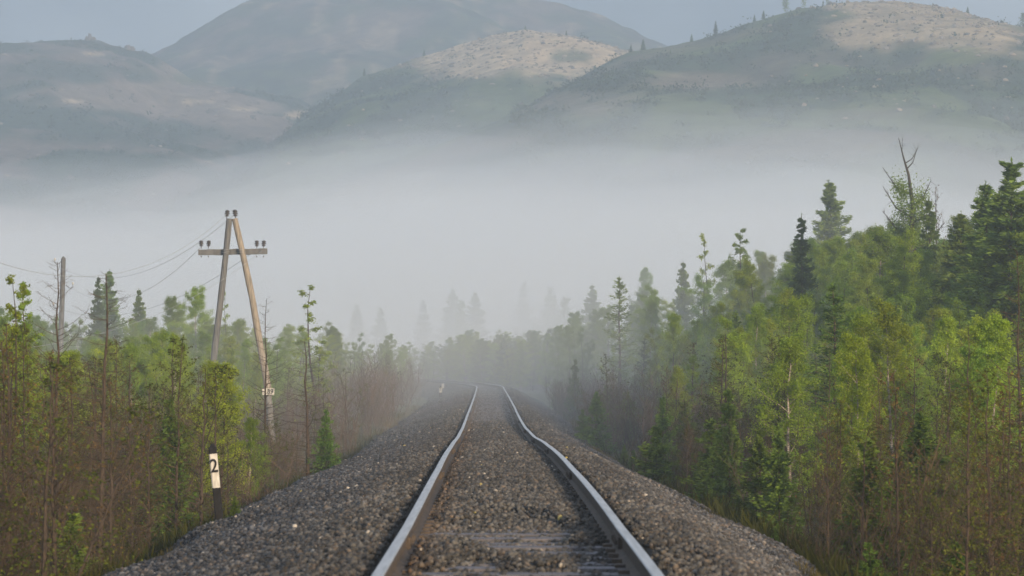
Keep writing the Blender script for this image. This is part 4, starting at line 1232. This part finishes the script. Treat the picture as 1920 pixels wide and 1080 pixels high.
# left bank
fill(-1, 24, 50, 58, {'bare_sapling': 12, 'larch_sapling': 4, 'brown_shrub': 8, 'bare_shrub': 3, 'sparse_birch': 2, 'leafy_shrub': 3, 'young_spruce': 2}, capped(2.6, 4.2, LEFT_TOP, (.6, .95)), sep=.35, off0=.2)
fill(-1, 48, 78, 62, {'bare_sapling': 8, 'larch_sapling': 4, 'brown_shrub': 5, 'bare_shrub': 3, 'young_birch': 4, 'deep_birch': 3, 'sparse_birch': 3, 'leafy_shrub': 3, 'young_spruce': 1}, capped(2.4, 4.4, LEFT_TOP), sep=.5)
fill(-1, 70, 118, 120, {'young_birch': 9, 'deep_birch': 8, 'sparse_birch': 2, 'leafy_shrub': 3, 'thin_larch': 1}, capped(3.6, 5.6, (LEFT_TOP[0], [v + 34 for v in LEFT_TOP[1]])), sep=.65, off0=4.2)
fill(-1, 60, 172, 110, {'bare_shrub': 9, 'bare_sapling': 4, 'sparse_birch': 2, 'larch_sapling': 1}, capped(2.2, 3.6, ([400, 560, 640, 720, 800, 900], [700, 670, 645, 640, 660, 670]), (.6, 1.0)), sep=.5, off0=.2, off1=5.6)
fill(-1, 158, 206, 44, {'bare_shrub': 5, 'deep_birch': 3, 'young_birch': 3, 'sparse_birch': 2}, capped(2.6, 4.6, LEFT_TOP, (.7, .95)), sep=.7, off0=.3, off1=5.0)
fill(-1, 112, 165, 50, {'young_birch': 4, 'deep_birch': 5, 'tall_birch': 4, 'pale_tall_birch': 3, 'spruce': 1}, capped(4.5, 7.5, LEFT_TOP), sep=1.1, off0=3.0)
fill(-1, 150, 215, 34, {'deep_birch': 4, 'young_birch': 4, 'sparse_birch': 2, 'tall_birch': 2, 'spruce': 1}, capped(4.0, 7.0, LEFT_TOP), sep=1.3, off0=1.2)
# right bank
fill(1, 25, 50, 52, {'bare_sapling': 6, 'larch_sapling': 7, 'brown_shrub': 6, 'leafy_shrub': 5, 'young_spruce': 3, 'sparse_birch': 4}, capped(2.0, 3.4, ([1000, 1500, 1600, 1920, 2000], [760, 760, 680, 600, 590]), (.6, .95)), sep=.35, off0=.2)
fill(1, 46, 84, 66, {'young_birch': 8, 'deep_birch': 5, 'bare_sapling': 4, 'larch_sapling': 3, 'leafy_shrub': 4, 'sparse_birch': 2, 'thin_larch': 2}, capped(3.2, 4.8, ([1000, 1200, 1400, 1550, 1700, 1920], [660, 640, 610, 570, 590, 590])), sep=.6, off0=1.6)
fill(1, 44, 160, 96, {'bare_shrub': 9, 'brown_shrub': 4, 'bare_sapling': 3, 'young_spruce': 2}, capped(1.8, 3.0, ([900, 1100, 1200, 1350, 1500, 1920], [690, 675, 660, 670, 700, 740]), (.6, .98)), sep=.5, off0=.1, off1=4.0)
fill(1, 30, 80, 12, {'young_spruce': 1}, capped(.9, 1.9, RIGHT_TOP), sep=.8, off0=.1, off1=1.8)
fill(1, 76, 130, 125, {'young_birch': 8, 'deep_birch': 9, 'thin_larch': 2, 'spruce': 1, 'tall_birch': 3}, capped(4.2, 6.6, ([1000, 1100, 1200, 1300, 1400, 1500, 1700, 1920], [655, 615, 600, 580, 560, 545, 520, 490])), sep=.65, off0=3.2)
fill(1, 84, 150, 56, {'tall_birch': 9, 'pale_tall_birch': 4, 'spruce': 1}, capped(6.5, 11.5, RIGHT_TOP, (.82, 1.0)), sep=1.3, off0=9.5)
fill(1, 140, 215, 50, {'tall_birch': 6, 'pale_tall_birch': 4, 'deep_birch': 3, 'spruce': 1}, capped(5.5, 10.5, RIGHT_TOP, (.8, 1.0)), sep=1.4, off0=1.5)

# ---- the wood behind the bend, and single spruces fading into the fog
BEND_TOP = ([560, 700, 800, 860, 900, 1000, 1060, 1200], [640, 640, 640, 625, 622, 618, 612, 590])
def behind(n, d0, d1, kinds, lo, hi):
    c = 0; t = 0
    while c < n and t < 4000:
        t += 1
        y = rz_.uniform(d0, d1); px = rz_.uniform(720, 1120)
        x = (px - 960) / F * y
        o = x - float(track_x(y))
        if abs(o) < 6 or not room(x, y, 1.4): continue
        k = rz_.choices(list(kinds), list(kinds.values()))[0]
        ty = np.interp(px, *BEND_TOP)
        top = P(px, ty + rz_.uniform(-4, 20), y).z - float(ground_z(x, y))
        H = min(rz_.uniform(lo, hi), top * rz_.uniform(.82, 1.0))
        if H < 1.2: continue
        taken.append((x, y)); plant(k, x, y, H, wide=rz_.uniform(1.2, 1.8)); c += 1
behind(84, 212, 240, {'young_birch': 3, 'deep_birch': 5, 'pale_tall_birch': 3, 'bare_shrub': 2, 'spruce': 1}, 4.0, 6.5)
behind(40, 246, 290, {'deep_birch': 4, 'tall_birch': 5, 'pale_tall_birch': 2, 'spruce': 1}, 5.0, 8.0)
for i, (px, ty, d, k) in enumerate([(670, 572, 326, 'spruce'), (712, 577, 322, 'spruce'), (792, 562, 330, 'dark_spruce'), (848, 542, 328, 'spruce'), (866, 566, 318, 'tall_birch'), (892, 548, 322, 'spruce'), (985, 528, 352, 'dark_spruce'), (1032, 540, 338, 'spruce'), (1060, 560, 320, 'tall_birch'), (1110, 535, 275, 'spruce'), (1215, 508, 225, 'tall_birch')]):
    plant_px(k, px, ty, d, wide=1.3 if k != 'tall_birch' else .8)

# ---- little trees on the hill crests
for (px, ht, kind, at, D) in [(1297, 1.9, 'spruce', hill_right, 660), (1342, 3.4, 'dark_spruce', hill_right, 660), (1415, 1.8, 'spruce', hill_right, 660), (1432, 2.2, 'spruce', hill_right, 660), (1474, 4.2, 'pale_tall_birch', hill_right, 660), (1508, 3.2, 'pale_tall_birch', hill_right, 660), (1552, 2.4, 'pale_tall_birch', hill_right, 660), (1206, 2.7, 'spruce', hill_right, 660), (1183, 1.9, 'spruce', hill_right, 660), (1815, 1.8, 'spruce', hill_right, 660), (1918, 4.4, 'tall_birch', hill_right, 660), (985, 1.5, 'spruce', hill_mid, 850), (1062, 1.6, 'spruce', hill_mid, 850), (795, 2.0, 'spruce', hill_mid, 850), (683, 2.4, 'spruce', hill_mid, 850)]:
    x = np.array([(px - 960) / F * D])
    X, Y, Z, _, _, _ = at(x, np.array([1.0]))
    nm = 'dark green hill' if at is hill_right else 'pale-topped hill'
    plant(kind, float(X[0]), float(Y[0]), ht, z=float(Z[0]) - .1, wide=1.25, group='little trees on the ' + nm)

# ---- labels: each plant is told by its look and by what it stands next to, counted along from there
LANDMARKS = [(-80, "the near bank's outer edge"), (112, 'the round pole'), (260, "the pointed spruce"), (405, "the numbered post"), (500, 'the number board'), (600, "the ragged birch"),
             (720, 'the reddish thicket'), (828, 'the far marker posts'), (915, 'the rail bend'), (1117, "the lone gravel spruce"), (1248, "the reddish stem"), (1368, 'the tallest young spruce'),
             (1462, 'the bright spruce trio'), (1560, "the bright larch"), (1690, "the low-twigged sapling"), (1815, "the thin red-stemmed sapling")]
ORD = ['first', 'second', 'third', 'fourth', 'fifth', 'sixth', 'seventh', 'eighth', 'ninth', 'tenth', 'eleventh', 'twelfth', 'thirteenth', 'fourteenth', 'fifteenth', 'sixteenth', 'seventeenth', 'eighteenth', 'nineteenth', 'twentieth']
buckets = {}
for rec in PLACED:
    root, kind, x, y, H, label, group, vi = rec
    nm, cat, looks = KINDS[kind]
    root['category'] = cat
    if group is None:
        side = 'behind the bend' if y > 216 else ('beyond the ballast on the telegraph side' if x < track_x(y) else 'beyond the ballast on the tall wood side')
        group = {'birch': 'birches', 'sapling': 'saplings', 'shrub': 'shrubs', 'spruce': 'spruces', 'larch': 'larches'}[cat] + ' ' + side
    root['group'] = group
    if label:
        root['label'] = label
        continue
    if root['group'].startswith('little trees'):
        key = (nm, root['group'])
    else:
        depth = 0 if y < 50 else 1 if y < 85 else 2 if y < 130 else 3 if y < 216 else 4
        px = px_of(x, y)
        li = max(i for i, (lx, _) in enumerate(LANDMARKS) if lx <= max(px, -80))
        key = (nm, li, depth)
    buckets.setdefault(key, []).append(rec)
DEPTH = ['front row', 'second row', 'mid wood', 'near the fog', 'behind the bend']
for key, recs in buckets.items():
    recs.sort(key=lambda q: px_of(q[2], q[3]))
    for i, rec in enumerate(recs):
        root, kind, x, y, H, label, group, vi = rec
        nm, cat, looks = KINDS[kind]
        look = looks[0]
        if root['group'].startswith('little trees'):
            o = {'spruce': 'tiny pointed conifer', 'birch': 'tiny leafy tree'}[cat]
            root['label'] = '%s on the crest of the %s, %s along it' % (o, root['group'][len('little trees on the '):], ORD[i])
        else:
            where = LANDMARKS[key[1]][1]
            root['label'] = '%s, %s right of %s, %s' % (look, ORD[min(i, 19)], where, DEPTH[key[2]])

# ---- undergrowth and dry grass, nobody could count it
def tufts(name, mat, n, sides, d0, d1, off, hgt, width, label, seed, clump=5, lean=.45):
    r = np.random.default_rng(seed)
    y = d0 + (d1 - d0) * r.random(n) ** 1.7
    sd = np.where(r.random(n) < .5, -1, 1) if sides == 0 else np.full(n, sides)
    o = np.where(sd < 0, 3.55, 2.85) + off[0] + (np.minimum(off[1], np.maximum(.19 * y - 2.6, .8)) - off[0]) * r.random(n) ** 1.35
    x = track_x(y) + sd * o
    keep = fbm(x * .7, y * .35, seed, 3) > .40
    x, y = x[keep], y[keep]
    x = np.repeat(x, clump) + r.normal(0, .09, len(x) * clump); y = np.repeat(y, clump) + r.normal(0, .12, len(y) * clump)
    z = surf_z(x, y) - .03
    m = len(x)
    h = hgt * r.uniform(.4, 1.2, m)
    a = r.uniform(0, 6.28, m)
    dx, dy = np.cos(a), np.sin(a)
    w = width * r.uniform(.6, 1.3, m)
    ln = lean * h * r.random(m); b_ = r.uniform(0, 6.28, m)
    tx, ty = x + ln * np.cos(b_), y + ln * np.sin(b_)
    mx, my = (x * .65 + tx * .35), (y * .65 + ty * .35)
    v = np.stack([np.stack([x - dx * w * .6, y - dy * w * .6, z], -1), np.stack([mx + dx * w, my + dy * w, z + h * .55], -1), np.stack([tx, ty, z + h], -1), np.stack([mx - dx * w, my - dy * w, z + h * .5], -1)], 1)
    mb = MB(); mb.quads(v, np.clip(r.normal(.5, .25, m), 0, 1))
    tag(mb.build(name, mat), label, name, kind='stuff')
tufts('grass', M['grass'], 2600, -1, 24, 150, (.1, .8), .15, .006, 'dry yellowish grass along the foot of the ballast on the telegraph side', 3, 6)
tufts('grass', M['grass'], 2600, 1, 26, 150, (.1, .8), .15, .006, 'dry tan grass along the foot of the ballast below the tall wood', 4, 6)
tufts('undergrowth', M['undergrowth'], 9000, 0, 24, 130, (.5, 18), .42, .013, 'olive and brown undergrowth filling the ground below the saplings', 5, 5, .6)
#>PLANTS
#<HAZE
# ------------------------------------------------------------------ haze over everything and the fog bank in the valley
def closed_box(name, x0, x1, y0, y1, z0, z1, mat):
    mb = MB()
    mb.box(((x0 + x1) / 2, (y0 + y1) / 2, (z0 + z1) / 2), (x1 - x0, y1 - y0, z1 - z0))
    return mb.build(name, mat)
hz = closed_box('haze', -950, 950, -60, 1850, -12, 235, mat_volume('haze_air', HAZE_D, (0.485, 0.575, 0.67)))
tag(hz, 'thin pale haze filling the whole valley', 'haze', kind='stuff')

def fog_bank(start, crest_d, end, scale, density, label):
    ys = np.linspace(start, end, 60); xs = np.linspace(-150, 190, 60)
    X, Y = np.meshgrid(xs, ys)
    U = X / crest_d * F + 960
    top_px = np.interp(U, [-900, 0, 350, 650, 800, 1500, 1750, 2000, 2600], [355, 350, 335, 262, 236, 232, 262, 312, 350])
    A = (660 - top_px) / F * scale
    s = sstep(-.25 if start > 100 else -.6, 1.0, (Y - start) / (crest_d - start)) * (1 - sstep(crest_d * 1.02, end * 1.02, Y))
    s = s * (1 - 0.9 * sstep(.72, 1.0, np.abs((X - 20) / 170)))
    Z = CAMZ + A * np.minimum(Y, crest_d) * s - 3 * (1 - s)
    Z += 12.0 * scale * (fbm(X / 38 + scale * 9, Y / 90, 91, 4) - .5) * sstep(start, start + 80, Y)
    n, m = X.shape
    zb = -9.0
    V = np.concatenate([np.stack([X, Y, Z], -1).reshape(-1, 3), np.stack([X, Y, np.full_like(X, zb)], -1).reshape(-1, 3)])
    i = np.arange(n * m).reshape(n, m); j = i + n * m
    f = np.concatenate([np.stack([i[:-1, :-1], i[:-1, 1:], i[1:, 1:], i[1:, :-1]], -1).reshape(-1, 4),
                        np.stack([j[:-1, :-1], j[1:, :-1], j[1:, 1:], j[:-1, 1:]], -1).reshape(-1, 4)]).tolist()
    loop = list(i[0, :]) + list(i[1:, -1]) + list(i[-1, -2::-1]) + list(i[-2:0:-1, 0])
    for a, b_ in zip(loop, loop[1:] + loop[:1]):
        f.append((int(a), int(a) + n * m, int(b_) + n * m, int(b_)))
    mb = MB(); mb.add(V, f)
    o = mb.build('fog', mat_volume('fog_air', density, (0.915, 0.958, 0.998), 0.1), smooth=False)
    tag(o, label, 'fog', kind='stuff')
fog_bank(60, 420, 630, 1.13, .0013, 'thin outermost breath of the fog bank')
fog_bank(78, 420, 620, 1.06, .0020, 'thin upper veil of the fog bank')
fog_bank(140, 410, 610, 0.99, .0011, 'white fog bank lying across the valley')
fog_bank(240, 405, 600, 0.93, .0030, 'denser heart of the fog bank')
fog_bank(246, 402, 590, 0.85, .0042, 'middle layer of the fog bank')
fog_bank(256, 398, 575, 0.76, .0062, 'lower and thicker layer of the fog bank')
fog_bank(266, 395, 560, 0.65, .0090, 'lowest and thickest layer of the fog bank')
#>HAZE
